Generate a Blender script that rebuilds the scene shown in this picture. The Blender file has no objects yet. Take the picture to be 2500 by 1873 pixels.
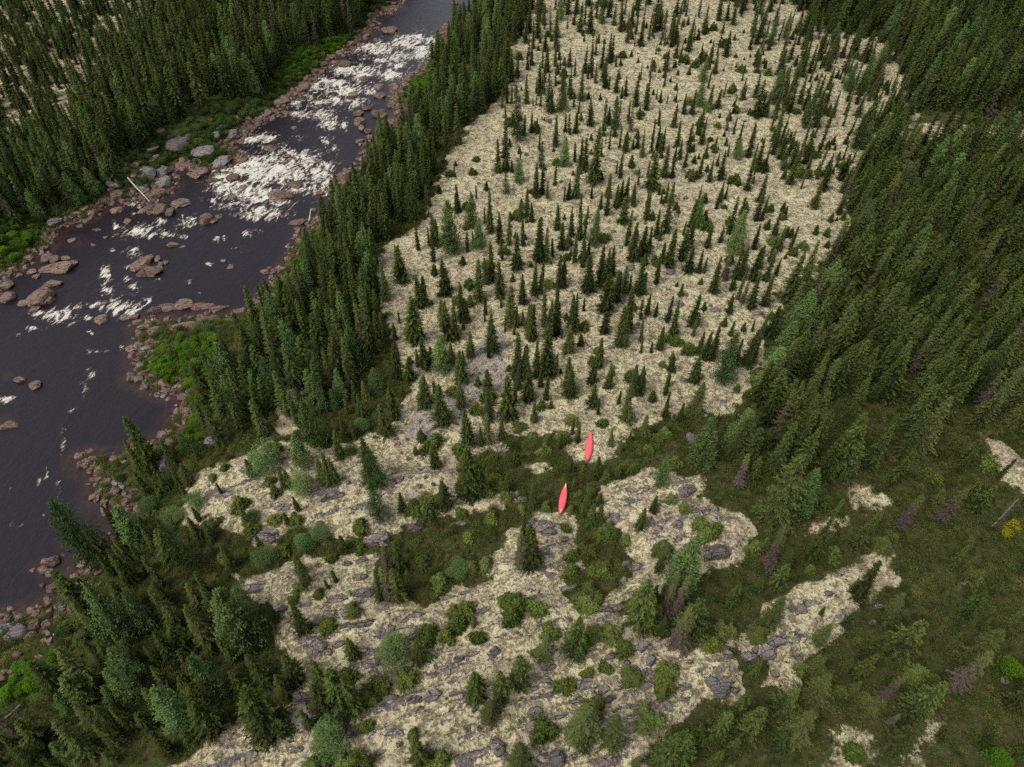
import bpy, bmesh, math, random
import numpy as np
from mathutils import Vector, Matrix, noise as mnoise

rng = np.random.default_rng(11)
random.seed(11)
scene = bpy.context.scene

# ------------------------------------------------------------------ camera, sky, sun, exposure
CAM_H, DEP, FPX = 77.0, 47.0, 1733.0          # drone height, downward pitch, focal length in photo pixels
cam_data = bpy.data.cameras.new('camera')
cam_data.sensor_width = 36.0
cam_data.lens = FPX / 2500.0 * 36.0
cam_data.clip_start, cam_data.clip_end = 0.5, 9000.0
cam = bpy.data.objects.new('camera', cam_data)
scene.collection.objects.link(cam)
cam.location = (0, 0, CAM_H)
cam.rotation_euler = (math.radians(90 - DEP), 0, 0)
scene.camera = cam

SUN_EL, SUN_AZ = math.radians(55), math.radians(-128)   # high, veiled by cloud, from behind the drone on the left
world = bpy.data.worlds.new('World')
scene.world = world
world.use_nodes = True
wn = world.node_tree
wn.nodes.clear()
wo = wn.nodes.new('ShaderNodeOutputWorld')
wb = wn.nodes.new('ShaderNodeBackground')
ws = wn.nodes.new('ShaderNodeTexSky')
ws.sky_type = 'NISHITA'
ws.sun_disc = False
ws.sun_elevation = SUN_EL
ws.sun_rotation = SUN_AZ
ws.air_density, ws.dust_density, ws.ozone_density = 1.0, 3.0, 1.0
wh = wn.nodes.new('ShaderNodeHueSaturation')           # a veil of cloud: the sky's blue is washed out
wh.inputs['Saturation'].default_value = 0.34
wn.links.new(ws.outputs[0], wh.inputs['Color'])
wn.links.new(wh.outputs[0], wb.inputs['Color'])
wb.inputs['Strength'].default_value = 0.15
wn.links.new(wb.outputs[0], wo.inputs['Surface'])

sun_d = bpy.data.lights.new('sun', 'SUN')
sun_d.energy = 1.4
sun_d.angle = math.radians(24)
sun_d.color = (1.0, 0.96, 0.90)
sun = bpy.data.objects.new('sun', sun_d)
scene.collection.objects.link(sun)
sd_ = Vector((math.sin(SUN_AZ) * math.cos(SUN_EL), math.cos(SUN_AZ) * math.cos(SUN_EL), math.sin(SUN_EL)))
sun.rotation_euler = sd_.to_track_quat('Z', 'Y').to_euler()

vs = scene.view_settings
vs.view_transform, vs.look, vs.gamma, vs.use_curve_mapping = 'Standard', 'None', 1.0, False
vs.exposure = 0.30
scene.cycles.max_bounces = 5
scene.cycles.diffuse_bounces = 2
scene.cycles.glossy_bounces = 2
scene.cycles.transparent_max_bounces = 6
scene.cycles.use_denoising = False

# ------------------------------------------------------------------ geometry of the view (photo pixel <-> place)
A_ = math.radians(90 - DEP)
FW = np.array([0, math.sin(A_), -math.cos(A_)])
UP = np.array([0, math.cos(A_), math.sin(A_)])
WATER = -4.0


def project(x, y, z):
    x, y, z = np.asarray(x, float), np.asarray(y, float), np.asarray(z, float)
    dz = z - CAM_H
    d = y * FW[1] + dz * FW[2]
    d = np.where(d < 1.0, 1.0, d)
    return 1250 + FPX * x / d, 936.5 - FPX * (y * UP[1] + dz * UP[2]) / d


def ray_plane(u, v, z=0.0):
    u, v = np.asarray(u, float), np.asarray(v, float)
    a, b = (u - 1250) / FPX, (936.5 - v) / FPX
    dx, dy, dz = a, FW[1] + b * UP[1], FW[2] + b * UP[2]
    dz = np.minimum(dz, -0.12)
    t = (z - CAM_H) / dz
    return dx * t, dy * t


def sstep(a, b, x):
    t = np.clip((x - a) / (b - a), 0, 1)
    return t * t * (3 - 2 * t)


def vnoise(x, y, seed=0):
    xi, yi = np.floor(x), np.floor(y)
    fx, fy = x - xi, y - yi
    fx, fy = fx * fx * (3 - 2 * fx), fy * fy * (3 - 2 * fy)

    def h(i, j):
        s = np.sin(i * 127.1 + j * 311.7 + seed * 74.7) * 43758.5453
        return s - np.floor(s)
    return (h(xi, yi) * (1 - fx) + h(xi + 1, yi) * fx) * (1 - fy) + (h(xi, yi + 1) * (1 - fx) + h(xi + 1, yi + 1) * fx) * fy


def fbm(x, y, seed=0, o=4):
    s, a, n = 0, 0.5, 0
    for k in range(o):
        s = s + a * vnoise(x * 2 ** k, y * 2 ** k, seed + k * 17)
        n += a
        a *= 0.5
    return s / n


class Poly:
    """a closed outline on the ground, signed distance (positive inside)"""

    def __init__(self, pts, z=0.0, scale=1.0):
        p = np.array(pts, float) * scale
        X, Y = ray_plane(p[:, 0], p[:, 1], z)
        self.p = np.stack([X, Y], 1)
        self.q = np.roll(self.p, -1, 0)

    def sd(self, x, y, far=12.0):
        x, y = np.asarray(x, float), np.asarray(y, float)
        out = np.full(x.shape, -far)
        lo, hi = self.p.min(0) - far, self.p.max(0) + far
        m = (x > lo[0]) & (x < hi[0]) & (y > lo[1]) & (y < hi[1])
        if not m.any():
            return out
        X, Y = x[m], y[m]
        d2 = np.full(X.shape, 1e18)
        ins = np.zeros(X.shape, bool)
        for (ax, ay), (bx, by) in zip(self.p, self.q):
            ex, ey = bx - ax, by - ay
            L = ex * ex + ey * ey + 1e-9
            t = np.clip(((X - ax) * ex + (Y - ay) * ey) / L, 0, 1)
            d2 = np.minimum(d2, (X - ax - t * ex) ** 2 + (Y - ay - t * ey) ** 2)
            c = (ay > Y) != (by > Y)
            xc = ax + (Y - ay) / (by - ay if by != ay else 1e-9) * ex
            ins ^= c & (X < xc)
        d = np.sqrt(d2)
        out[m] = np.where(ins, d, -d)
        return out


# ------------------------------------------------------------------ outlines read from the photograph
RIVER_LEFT = [(1230, -300), (1080, -130), (977, 0), (977, 19), (916, 44), (913, 76), (885, 92), (863, 120), (822, 142), (803, 165), (758, 202),
              (727, 234), (698, 256), (679, 277), (647, 295), (600, 326), (563, 361), (598, 383), (566, 407), (503, 424), (443, 411), (418, 430),
              (424, 455), (412, 474), (372, 488), (316, 489), (266, 496), (221, 531), (190, 544), (133, 562), (136, 580), (108, 610), (82, 638),
              (63, 655), (32, 672), (4, 700), (-40, 750), (-300, 880), (-900, 1200)]
RIVER_RIGHT = [(-900, 1900), (-300, 1600), (0, 1510), (32, 1504), (70, 1499), (85, 1482), (136, 1467), (158, 1448), (168, 1408), (196, 1386),
               (225, 1365), (265, 1330), (305, 1285), (325, 1250), (285, 1243), (262, 1232), (234, 1210), (234, 1178), (222, 1155), (193, 1139),
               (196, 1118), (210, 1112), (269, 1116), (335, 1096), (408, 1062), (421, 1030), (437, 1000), (444, 972), (427, 968), (396, 961), (367, 949),
               (349, 938), (332, 918), (338, 871), (332, 846), (340, 814), (332, 792), (360, 783), (420, 785), (500, 770), (560, 766), (600, 764), (618, 746), (637, 726),
               (655, 700), (674, 676), (692, 652), (708, 627), (727, 592), (739, 563), (768, 547), (790, 528), (822, 510), (812, 470), (826, 430),
               (866, 407), (885, 396), (888, 356), (916, 348), (948, 302), (977, 278), (951, 253), (962, 205), (992, 196), (1024, 171), (1065, 142),
               (1078, 95), (1100, 60), (1119, 41), (1166, 22), (1201, 0), (1330, -110), (1480, -270)]
river_poly = Poly(RIVER_LEFT + RIVER_RIGHT, WATER)
F = 2500 / 2212.0
LICHEN_MAIN = Poly([(1165, -60), (1720, -60), (1760, 60), (1900, 80), (1960, 160), (1990, 250), (1880, 300), (1850, 400), (1820, 520), (1760, 600),
                    (1690, 640), (1650, 760), (1620, 880), (1540, 900), (1420, 905), (1350, 950), (1335, 985), (1260, 1005), (1225, 985), (1200, 935),
                    (1100, 940), (1060, 985), (960, 1010), (850, 1060), (800, 1010), (760, 960), (860, 920), (880, 830), (835, 740), (820, 640), (830, 540),
                    (920, 480), (950, 380), (1010, 280), (1090, 200), (1110, 110)], 0, F)
LICHEN_FRONT = [Poly(p, 0, F) for p in (
    [(400, 1010), (560, 965), (700, 955), (840, 985), (1000, 1010), (990, 1075), (1140, 1062), (1060, 1105), (860, 1135), (800, 1165), (640, 1155), (560, 1180), (480, 1150),
     (430, 1120), (350, 1135), (400, 1070)],
    [(480, 1245), (600, 1235), (690, 1215), (800, 1195), (820, 1290), (880, 1300), (1000, 1275), (1060, 1225), (1100, 1150), (1150, 1105), (1195, 1088), (1232, 1098), (1255, 1160),
     (1262, 1215), (1225, 1285), (1275, 1320), (1345, 1260), (1370, 1215), (1300, 1125), (1300, 1050), (1390, 1015), (1525, 1018), (1500, 1070), (1610, 1105),
     (1640, 1165), (1580, 1215), (1500, 1235), (1440, 1255), (1370, 1290), (1345, 1330), (1430, 1370), (1520, 1385), (1590, 1440), (1590, 1500), (1490, 1540),
     (1420, 1600), (1390, 1760), (200, 1760), (330, 1650), (520, 1560), (650, 1490), (605, 1400), (590, 1330)],
    [(1560, 1410), (1600, 1350), (1700, 1290), (1830, 1220), (1945, 1190), (1930, 1265), (1880, 1310), (1780, 1400), (1690, 1470), (1640, 1485), (1650, 1420)],
    [(2110, 940), (2212, 985), (2330, 1040), (2330, 1120), (2212, 1060), (2160, 1030)],
    [(590, 845), (640, 820), (655, 930), (595, 955)], [(1160, 1000), (1190, 995), (1190, 1025), (1160, 1025)],
    )]
LICHEN_THIN = [Poly(p, 0, F) for p in (
    [(-150, -80), (480, -80), (380, 60), (290, 160), (215, 280), (120, 330), (-150, 340)],
    [(1870, 292), (1960, 265), (2090, 268), (2400, 280), (2400, 318), (2100, 312), (1960, 302)], [(2100, 425), (2190, 392), (2260, 410), (2140, 445)],
    [(2110, 560), (2170, 540), (2180, 640), (2130, 640)], [(1860, 690), (1900, 680), (1880, 750)], [(1720, 1140), (1800, 1095), (1860, 1115), (1800, 1165), (1740, 1170)], [(1830, 1040), (1900, 1050), (1940, 1110), (1860, 1120)], [(1760, 1650), (1830, 1555), (1920, 1575), (1870, 1700), (1730, 1730)], [(1890, 1700), (1990, 1550), (2050, 1565), (1960, 1730)], [(2060, 1260), (2120, 1225), (2100, 1280)], [(2110, 1400), (2170, 1390), (2150, 1420)], [(2130, 760), (2212, 740), (2212, 800)])]
GRAVEL = [Poly(p, 0, F) for p in ([(1005, 745), (1090, 715), (1105, 800), (1060, 860), (1000, 905), (930, 950), (870, 955), (880, 920), (950, 880), (1000, 830)],)]
LUSH = [Poly(p, -2.5, F) for p in (
    [(330, 770), (390, 735), (470, 745), (480, 800), (430, 880), (400, 870), (340, 810)], [(590, 650), (610, 590), (660, 520), (700, 500), (660, 600), (630, 660)],
    [(880, 195), (920, 170), (960, 190), (910, 240)], [(-60, 1560), (-20, 1480), (80, 1440), (150, 1420), (150, 1500), (40, 1570)],
    [(-40, 540), (10, 500), (70, 490), (60, 530), (0, 560)], [(395, 920), (430, 880), (440, 960), (400, 960)], [(600, 170), (660, 120), (735, 80), (740, 100), (660, 150), (610, 185)])]
_sx, _sy = ray_plane([1000, 1300], [1560, 1465])
STRIKE = math.atan2(_sy[1] - _sy[0], _sx[1] - _sx[0])
CS, SN = math.cos(STRIKE), math.sin(STRIKE)


def terrain(x, y):
    """height and ground cover of the place at (x, y)"""
    x, y = np.asarray(x, float), np.asarray(y, float)
    wx, wy = x + 4.6 * (fbm(x * .3, y * .3, 3) - .5), y + 4.6 * (fbm(x * .3, y * .3, 9) - .5)
    sdr = -river_poly.sd(x, y, 40.0)
    main = LICHEN_MAIN.sd(wx, wy)
    front = np.full(x.shape, -12.0)
    for p in LICHEN_FRONT:
        front = np.maximum(front, p.sd(wx, wy))
    thin = np.full(x.shape, -12.0)
    for p in LICHEN_THIN:
        thin = np.maximum(thin, p.sd(wx, wy))
    grav = np.full(x.shape, -12.0)
    for p in GRAVEL:
        grav = np.maximum(grav, p.sd(wx, wy))
    lush = np.full(x.shape, -12.0)
    for p in LUSH:
        lush = np.maximum(lush, p.sd(wx, wy))
    land = 1.6 * (fbm(x * .02, y * .02, 1, 3) - .5) + .7 * (fbm(x * .11, y * .11, 5, 3) - .5)
    fr = sstep(-.6, 3.2, front)
    land = land + .75 * fr
    s = (-x * SN + y * CS) * .42 + 1.3 * fbm(x * .16, y * .16, 21, 3)
    t = s - np.floor(s)
    led = np.where(t < .8, t / .8, (1 - t) / .2)
    amt = fr * sstep(.38, .62, fbm(x * .08, y * .08, 33, 3))
    land = land + .55 * amt * led
    u, v = project(x, y, 0 * x)
    rockw = fr * np.where(v > 1150, 1.0, .6)
    rough = .16 * (fbm(x * 1.3, y * 1.3, 41, 2) - .5)
    land = land + rough * (.5 + fr)
    k = sstep(0, 13, sdr)
    z = np.where(sdr > 0, WATER + (land - WATER) * (.25 * np.clip(sdr / 13, 0, 1) + .75 * k), WATER - .05 - np.minimum(1.8, .16 * -sdr) + rough * .5)
    return dict(z=z, sdr=sdr, lichen=np.maximum(np.maximum(sstep(-.8, .8, main), sstep(-.8, .8, front)), .8 * sstep(-1.6, 2.0, thin)),
                rock=rockw, gravel=sstep(-1, 1, grav), lush=sstep(-1, 1, lush), ledge=amt)


def ground_at(u, v, n=7, water=False):
    """the place seen at photo pixel (u, v)"""
    u, v = np.asarray(u, float), np.asarray(v, float)
    z = np.zeros(u.shape)
    for _ in range(n):
        x, y = ray_plane(u, v, z)
        z = .5 * z + .5 * terrain(x, y)['z'] if _ < n - 1 else z
        if water:
            z = np.maximum(z, WATER)
    x, y = ray_plane(u, v, z)
    return x, y, z


# ------------------------------------------------------------------ material helpers
class NT:
    def __init__(self, name):
        self.m = bpy.data.materials.new(name)
        self.m.use_nodes = True
        self.t = self.m.node_tree
        self.t.nodes.clear()
        self.out = self.t.nodes.new('ShaderNodeOutputMaterial')

    def n(self, typ, **kw):
        nd = self.t.nodes.new(typ)
        for k, v in kw.items():
            setattr(nd, k, v)
        return nd

    def put(self, sock, v):
        if hasattr(v, 'is_output'):
            self.t.links.new(v, sock)
        elif isinstance(v, (tuple, list)) and len(v) == 3 and sock.type == 'RGBA':
            sock.default_value = (*v, 1)
        else:
            sock.default_value = v

    def math(self, op, a, b=0.0, clamp=False):
        nd = self.n('ShaderNodeMath', operation=op, use_clamp=clamp)
        self.put(nd.inputs[0], a)
        self.put(nd.inputs[1], b)
        return nd.outputs[0]

    def mix(self, f, a, b, blend='MIX'):
        nd = self.n('ShaderNodeMix', data_type='RGBA', blend_type=blend)
        self.put(nd.inputs[0], f)
        self.put(nd.inputs[6], a)
        self.put(nd.inputs[7], b)
        return nd.outputs[2]

    def noise(self, vec, scale, detail=3.0, rough=.55, dist=0.0):
        nd = self.n('ShaderNodeTexNoise')
        if vec is not None:
            self.put(nd.inputs['Vector'], vec)
        nd.inputs['Scale'].default_value = scale
        nd.inputs['Detail'].default_value = detail
        nd.inputs['Roughness'].default_value = rough
        nd.inputs['Distortion'].default_value = dist
        return nd.outputs['Fac']

    def ramp(self, v, lo, hi, smooth=True):
        nd = self.n('ShaderNodeMapRange', interpolation_type='SMOOTHSTEP' if smooth else 'LINEAR')
        self.put(nd.inputs['Value'], v)
        nd.inputs['From Min'].default_value = lo
        nd.inputs['From Max'].default_value = hi
        return nd.outputs[0]

    def attr(self, name):
        return self.n('ShaderNodeAttribute', attribute_name=name).outputs['Fac']

    def pos(self, scale=None, rotz=0.0):
        g = self.n('ShaderNodeNewGeometry').outputs['Position']
        if scale is None and not rotz:
            return g
        mp = self.n('ShaderNodeMapping')
        self.put(mp.inputs['Vector'], g)
        mp.inputs['Rotation'].default_value = (0, 0, rotz)
        if not scale:
            return mp.outputs[0]
        m2 = self.n('ShaderNodeMapping')      # turn first, then stretch along the turned axes
        self.put(m2.inputs['Vector'], mp.outputs[0])
        m2.inputs['Scale'].default_value = scale
        return m2.outputs[0]

    def bump(self, h, strength, dist, nrm=None):
        nd = self.n('ShaderNodeBump')
        nd.inputs['Strength'].default_value = strength
        nd.inputs['Distance'].default_value = dist
        self.put(nd.inputs['Height'], h)
        if nrm is not None:
            self.put(nd.inputs['Normal'], nrm)
        return nd.outputs[0]

    def principled(self, col, rough=.9, spec=.2, nrm=None):
        nd = self.n('ShaderNodeBsdfPrincipled')
        self.put(nd.inputs['Base Color'], col)
        self.put(nd.inputs['Roughness'], rough)
        nd.inputs['Specular IOR Level'].default_value = spec
        if nrm is not None:
            self.put(nd.inputs['Normal'], nrm)
        return nd.outputs[0]

    def done(self, sh):
        self.t.links.new(sh, self.out.inputs['Surface'])
        return self.m


def ground_material():
    M = NT('ground')
    P = M.pos()
    big = M.noise(P, .13, 4)
    mid = M.noise(P, .9, 4, .6)
    fine = M.noise(P, 3.2, 5, .65)
    tiny = M.noise(P, 9.0, 3, .6)
    # reindeer lichen: cream cushions, tan litter and dark gaps
    n1 = M.noise(P, .95, 6, .66, .5)
    n2 = M.noise(P, 2.7, 4, .62, .4)
    cush = M.ramp(M.math('ADD', M.math('MULTIPLY', n1, .5), M.math('MULTIPLY', n2, .5)), .46, .60)
    patch = M.ramp(M.noise(P, .22, 5, .65, .8), .42, .62)
    cream = M.mix(patch, (.545, .49, .285), (.43, .355, .24))
    cream = M.mix(M.math('MULTIPLY', M.ramp(M.noise(P, 5.5, 3, .6), .48, .68), .6), cream, (.66, .61, .42))
    gap = M.mix(M.ramp(mid, .4, .6), (.235, .175, .115), (.16, .14, .07))
    lich = M.mix(cush, cream, gap)
    lich = M.mix(M.math('MULTIPLY', M.ramp(M.math('ADD', M.math('MULTIPLY', big, .55), M.math('MULTIPLY', mid, .45)), .50, .64), .5), lich, (.34, .265, .18))
    lich = M.mix(M.math('MULTIPLY', M.ramp(M.math('ADD', M.math('MULTIPLY', fine, .55), M.math('MULTIPLY', M.noise(P, .5, 4), .45)), .545, .61), .8), lich, (.105, .095, .035))
    # forest floor and heath
    ff = M.mix(M.ramp(mid, .35, .65), (.066, .058, .022), (.050, .068, .017))
    ff = M.mix(M.ramp(fine, .45, .75), ff, (.105, .092, .04))
    ff = M.mix(M.math('MULTIPLY', M.ramp(M.noise(P, .35, 3),   .58, .70), .45), ff, (.115, .072, .028))
    ff = M.mix(M.ramp(tiny, .55, .8), ff, (.036, .036, .016))
    lush = M.mix(fine, (.045, .10, .012), (.075, .15, .018))
    # bedrock in streaks along the strike
    S = M.pos((.55, 1.9, 1.0), -STRIKE)
    st = M.noise(S, .42, 6, .6, .4)
    rk = M.mix(M.ramp(fine, .4, .6), (.205, .165, .15), (.085, .068, .064))
    rk = M.mix(M.ramp(tiny, .5, .75), rk, (.30, .25, .225))
    rk = M.mix(M.ramp(mid, .55, .7), rk, (.16, .145, .11))
    gr = M.mix(M.ramp(fine, .4, .68), (.40, .35, .325), (.17, .145, .14))
    co = M.mix(M.ramp(fine, .35, .65), (.20, .105, .075), (.075, .05, .042))
    la, ra, ga, lu, sh = M.attr('lichen'), M.attr('rock'), M.attr('gravel'), M.attr('lush'), M.attr('shore')

    def edge(a, k, nz=None):
        return M.ramp(M.math('ADD', a, M.math('MULTIPLY', M.math('SUBTRACT', nz if nz is not None else fine, .5), k)), .38, .62)
    col = M.mix(edge(lu, .9), ff, lush)
    lm = edge(M.math('ADD', la, M.math('MULTIPLY', M.math('SUBTRACT', mid, .55), .5)), .9)
    col = M.mix(lm, col, lich)
    rm = M.math('MULTIPLY', M.ramp(M.math('ADD', M.math('MULTIPLY', st, .8), M.math('MULTIPLY', fine, .3)), .575, .625), M.math('MULTIPLY', ra, lm), True)
    col = M.mix(rm, col, rk)
    col = M.mix(M.math('MULTIPLY', edge(ga, .8), .85), col, M.mix(cush, gr, lich))
    col = M.mix(edge(sh, .7), col, co)
    h = M.math('ADD', M.math('MULTIPLY', cush, -1.0), M.math('MULTIPLY', tiny, .5))
    nrm = M.bump(h, .75, .16)
    nrm = M.bump(M.math('ADD', st, M.math('MULTIPLY', fine, .4)), .6, .35, nrm)
    return M.done(M.principled(col, .95, .1, nrm))


def water_material():
    M = NT('river_water')
    P = M.pos()
    fx, fy = ray_plane([1000, 600], [150, 500], WATER)
    fl = math.atan2(fy[1] - fy[0], fx[1] - fx[0])
    S = M.pos((.8, 1.2, 1.0), -fl)
    r1 = M.noise(S, .9, 6, .68, .5)
    r2 = M.noise(P, 4.5, 3, .6)
    sh, fo = M.attr('shallow'), M.attr('foam')
    bed = M.noise(P, .8, 5, .6)
    deep = M.mix(bed, (.012, .009, .014), (.018, .013, .016))
    shal = M.mix(M.ramp(bed, .35, .65), (.050, .026, .021), (.022, .014, .014))
    col = M.mix(M.ramp(M.math('ADD', sh, M.math('MULTIPLY', M.math('SUBTRACT', bed, .5), .8)), .2, 1.0), deep, shal)
    hs = M.math('ADD', M.math('MULTIPLY', r1, 1.0), M.math('MULTIPLY', r2, .3))
    nrm = M.bump(hs, .55, .22)
    b = M.n('ShaderNodeBsdfPrincipled')
    M.put(b.inputs['Base Color'], col)
    b.inputs['Roughness'].default_value = .12
    b.inputs['IOR'].default_value = 1.33
    M.put(b.inputs['Normal'], nrm)
    # foam: ragged, streaked, tan where thin
    T = M.pos((.55, 1.15, 1.0), -fl)
    f1 = M.noise(T, .42, 8, .7, 1.6)
    f2 = M.noise(T, 1.5, 6, .72, 1.0)
    rid = M.math('SUBTRACT', 1.0, M.math('MULTIPLY', M.math('ABSOLUTE', M.math('SUBTRACT', M.noise(T, .75, 5, .6, 2.2), .5)), 5.0))
    fn = M.math('ADD', M.math('MULTIPLY', M.math('SUBTRACT', f1, .5), 1.5), M.math('ADD', M.math('MULTIPLY', M.math('SUBTRACT', f2, .5), 1.0), M.math('MULTIPLY', rid, .20)))
    lvl = M.math('ADD', M.math('MULTIPLY', fo, .41), M.math('SUBTRACT', M.math('MULTIPLY', fn, 1.25), .17))
    fm = M.math('MULTIPLY', M.ramp(lvl, .22, .44), M.ramp(fo, .05, .22), True)
    fc = M.mix(M.ramp(lvl, .28, .58), (.21, .165, .115), (.66, .63, .55))
    fbs = M.principled(fc, .8, .2, M.bump(M.math('ADD', f2, f1), .8, .3))
    mx = M.n('ShaderNodeMixShader')
    M.put(mx.inputs[0], fm)
    M.t.links.new(b.outputs[0], mx.inputs[1])
    M.t.links.new(fbs, mx.inputs[2])
    return M.done(mx.outputs[0])


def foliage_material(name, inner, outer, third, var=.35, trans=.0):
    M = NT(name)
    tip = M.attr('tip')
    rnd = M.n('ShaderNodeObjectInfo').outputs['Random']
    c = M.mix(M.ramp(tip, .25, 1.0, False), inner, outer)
    c = M.mix(M.math('MULTIPLY', M.ramp(rnd, .45, 1.0), .75), c, third, 'MIX') if third else c
    hs = M.n('ShaderNodeHueSaturation')
    M.put(hs.inputs['Color'], c)
    M.put(hs.inputs['Value'], M.math('ADD', 1.0 - var, M.math('MULTIPLY', M.math('FRACT', M.math('MULTIPLY', rnd, 7.31)), var * 2)))
    M.put(hs.inputs['Hue'], M.math('ADD', .485, M.math('MULTIPLY', M.math('FRACT', M.math('MULTIPLY', rnd, 13.7)), .03)))
    d = M.n('ShaderNodeBsdfDiffuse')
    M.put(d.inputs['Color'], hs.outputs[0])
    if trans:
        tr = M.n('ShaderNodeBsdfTranslucent')
        M.put(tr.inputs['Color'], hs.outputs[0])
        mx = M.n('ShaderNodeMixShader')
        mx.inputs[0].default_value = trans
        M.t.links.new(d.outputs[0], mx.inputs[1])
        M.t.links.new(tr.outputs[0], mx.inputs[2])
        return M.done(mx.outputs[0])
    return M.done(d.outputs[0])


def rock_material(name, a, b, c, spot, cover=False):
    M = NT(name)
    co = M.n('ShaderNodeTexCoord').outputs['Object']
    P = M.pos()
    rnd = M.n('ShaderNodeObjectInfo').outputs['Random']
    n1, n2, n3 = M.noise(P, .9, 4), M.noise(P, 3.5, 5, .65), M.noise(P, 11, 3)
    col = M.mix(M.ramp(n1, .35, .65), a, b)
    col = M.mix(M.ramp(n2, .48, .7), col, c)
    col = M.mix(M.math('MULTIPLY', M.ramp(M.math('ADD', M.math('MULTIPLY', n2, .5), M.math('MULTIPLY', n3, .5)), .53, .62), .8), col, spot)
    if cover:       # mats of lichen grow over the slabs
        lc = M.mix(M.ramp(n3, .4, .65), (.42, .375, .24), (.20, .155, .11))
        col = M.mix(M.ramp(M.math('ADD', M.math('MULTIPLY', M.noise(P, 1.4, 6, .7, .8), .75), M.math('MULTIPLY', n2, .25)), .53, .58), col, lc)
    vo = M.n('ShaderNodeTexVoronoi', feature='DISTANCE_TO_EDGE')     # joints in the rock
    M.put(vo.inputs['Vector'], M.pos((.55, 1.5, 1.5), -STRIKE))
    vo.inputs['Scale'].default_value = 1.0
    joint = M.ramp(M.math('ADD', vo.outputs['Distance'], M.math('MULTIPLY', M.math('SUBTRACT', n2, .5), .12)), .0, .05)
    col = M.mix(joint, (.045, .037, .033), col)
    hs = M.n('ShaderNodeHueSaturation')
    M.put(hs.inputs['Color'], col)
    M.put(hs.inputs['Value'], M.math('ADD', .7, M.math('MULTIPLY', rnd, .55)))
    M.put(hs.inputs['Hue'], M.math('ADD', .49, M.math('MULTIPLY', M.math('FRACT', M.math('MULTIPLY', rnd, 9.1)), .02)))
    nrm = M.bump(M.math('ADD', M.math('ADD', n2, M.math('MULTIPLY', n3, .4)), M.math('MULTIPLY', joint, .5)), 1.0, .22)
    return M.done(M.principled(hs.outputs[0], .85, .25, nrm))


MAT = dict(
    ground=ground_material(), water=water_material(),
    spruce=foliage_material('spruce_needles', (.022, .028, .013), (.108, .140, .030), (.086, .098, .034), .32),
    spruce_brown=foliage_material('dying_spruce_needles', (.095, .074, .056), (.115, .135, .030), None, .2),
    larch=foliage_material('larch_needles', (.040, .062, .024), (.118, .182, .054), (.104, .150, .050), .22),
    shrub=foliage_material('alder_leaves', (.034, .070, .010), (.120, .225, .018), (.085, .160, .020), .3, .25),
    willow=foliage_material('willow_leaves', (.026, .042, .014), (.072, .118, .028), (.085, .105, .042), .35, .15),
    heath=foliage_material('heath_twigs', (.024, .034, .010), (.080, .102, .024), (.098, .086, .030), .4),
    bush=foliage_material('young_spruce_needles', (.032, .042, .014), (.145, .185, .036), (.115, .135, .040), .3),
    gold=foliage_material('yellow_leaves', (.12, .11, .01), (.38, .33, .02), None, .2, .2),
    grey=foliage_material('dry_twigs', (.07, .058, .05), (.17, .145, .125), None, .3),
    rust=foliage_material('red_moss', (.05, .018, .008), (.13, .045, .014), None, .3),
    red=rock_material('river_boulder', (.245, .155, .115), (.175, .112, .088), (.085, .062, .055), (.33, .235, .18)),
    gry=rock_material('lichen_boulder', (.23, .20, .185), (.17, .145, .14), (.10, .085, .085), (.32, .30, .25)),
    pur=rock_material('bedrock', (.205, .168, .150), (.145, .120, .110), (.062, .052, .049), (.40, .345, .30), True),
)


def bark(name, a, b):
    M = NT(name)
    n = M.noise(M.pos((1, 1, .25)), 6, 4)
    return M.done(M.principled(M.mix(n, a, b), .95, .1))


MAT['bark'] = bark('spruce_bark', (.06, .045, .037), (.13, .105, .09))
MAT['drift'] = bark('bleached_wood', (.45, .40, .36), (.62, .57, .52))
MAT['deadwood'] = bark('grey_deadwood', (.16, .14, .13), (.30, .27, .25))


# ------------------------------------------------------------------ ground and river sheets
def link(o, parent=None):
    scene.collection.objects.link(o)
    if parent is not None:
        o.parent = parent
    return o


def mesh_from(name, verts, faces, mats=(), smooth=False, attrs=None, midx=None):
    me = bpy.data.meshes.new(name)
    V = np.asarray(verts, np.float32)
    Fc = np.asarray(faces, np.int32)
    k = Fc.shape[1]
    me.vertices.add(len(V))
    me.vertices.foreach_set('co', V.ravel())
    me.loops.add(Fc.size)
    me.loops.foreach_set('vertex_index', Fc.ravel())
    me.polygons.add(len(Fc))
    me.polygons.foreach_set('loop_start', np.arange(len(Fc), dtype=np.int32) * k)
    me.polygons.foreach_set('loop_total', np.full(len(Fc), k, np.int32))
    for m in mats:
        me.materials.append(m)
    if midx is not None:
        me.polygons.foreach_set('material_index', np.asarray(midx, np.int32))
    me.polygons.foreach_set('use_smooth', np.full(len(Fc), smooth, bool))
    for kx, a in (attrs or {}).items():
        at = me.attributes.new(kx, 'FLOAT', 'POINT')
        at.data.foreach_set('value', np.asarray(a, np.float32))
    me.update(calc_edges=True)
    return me


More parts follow.
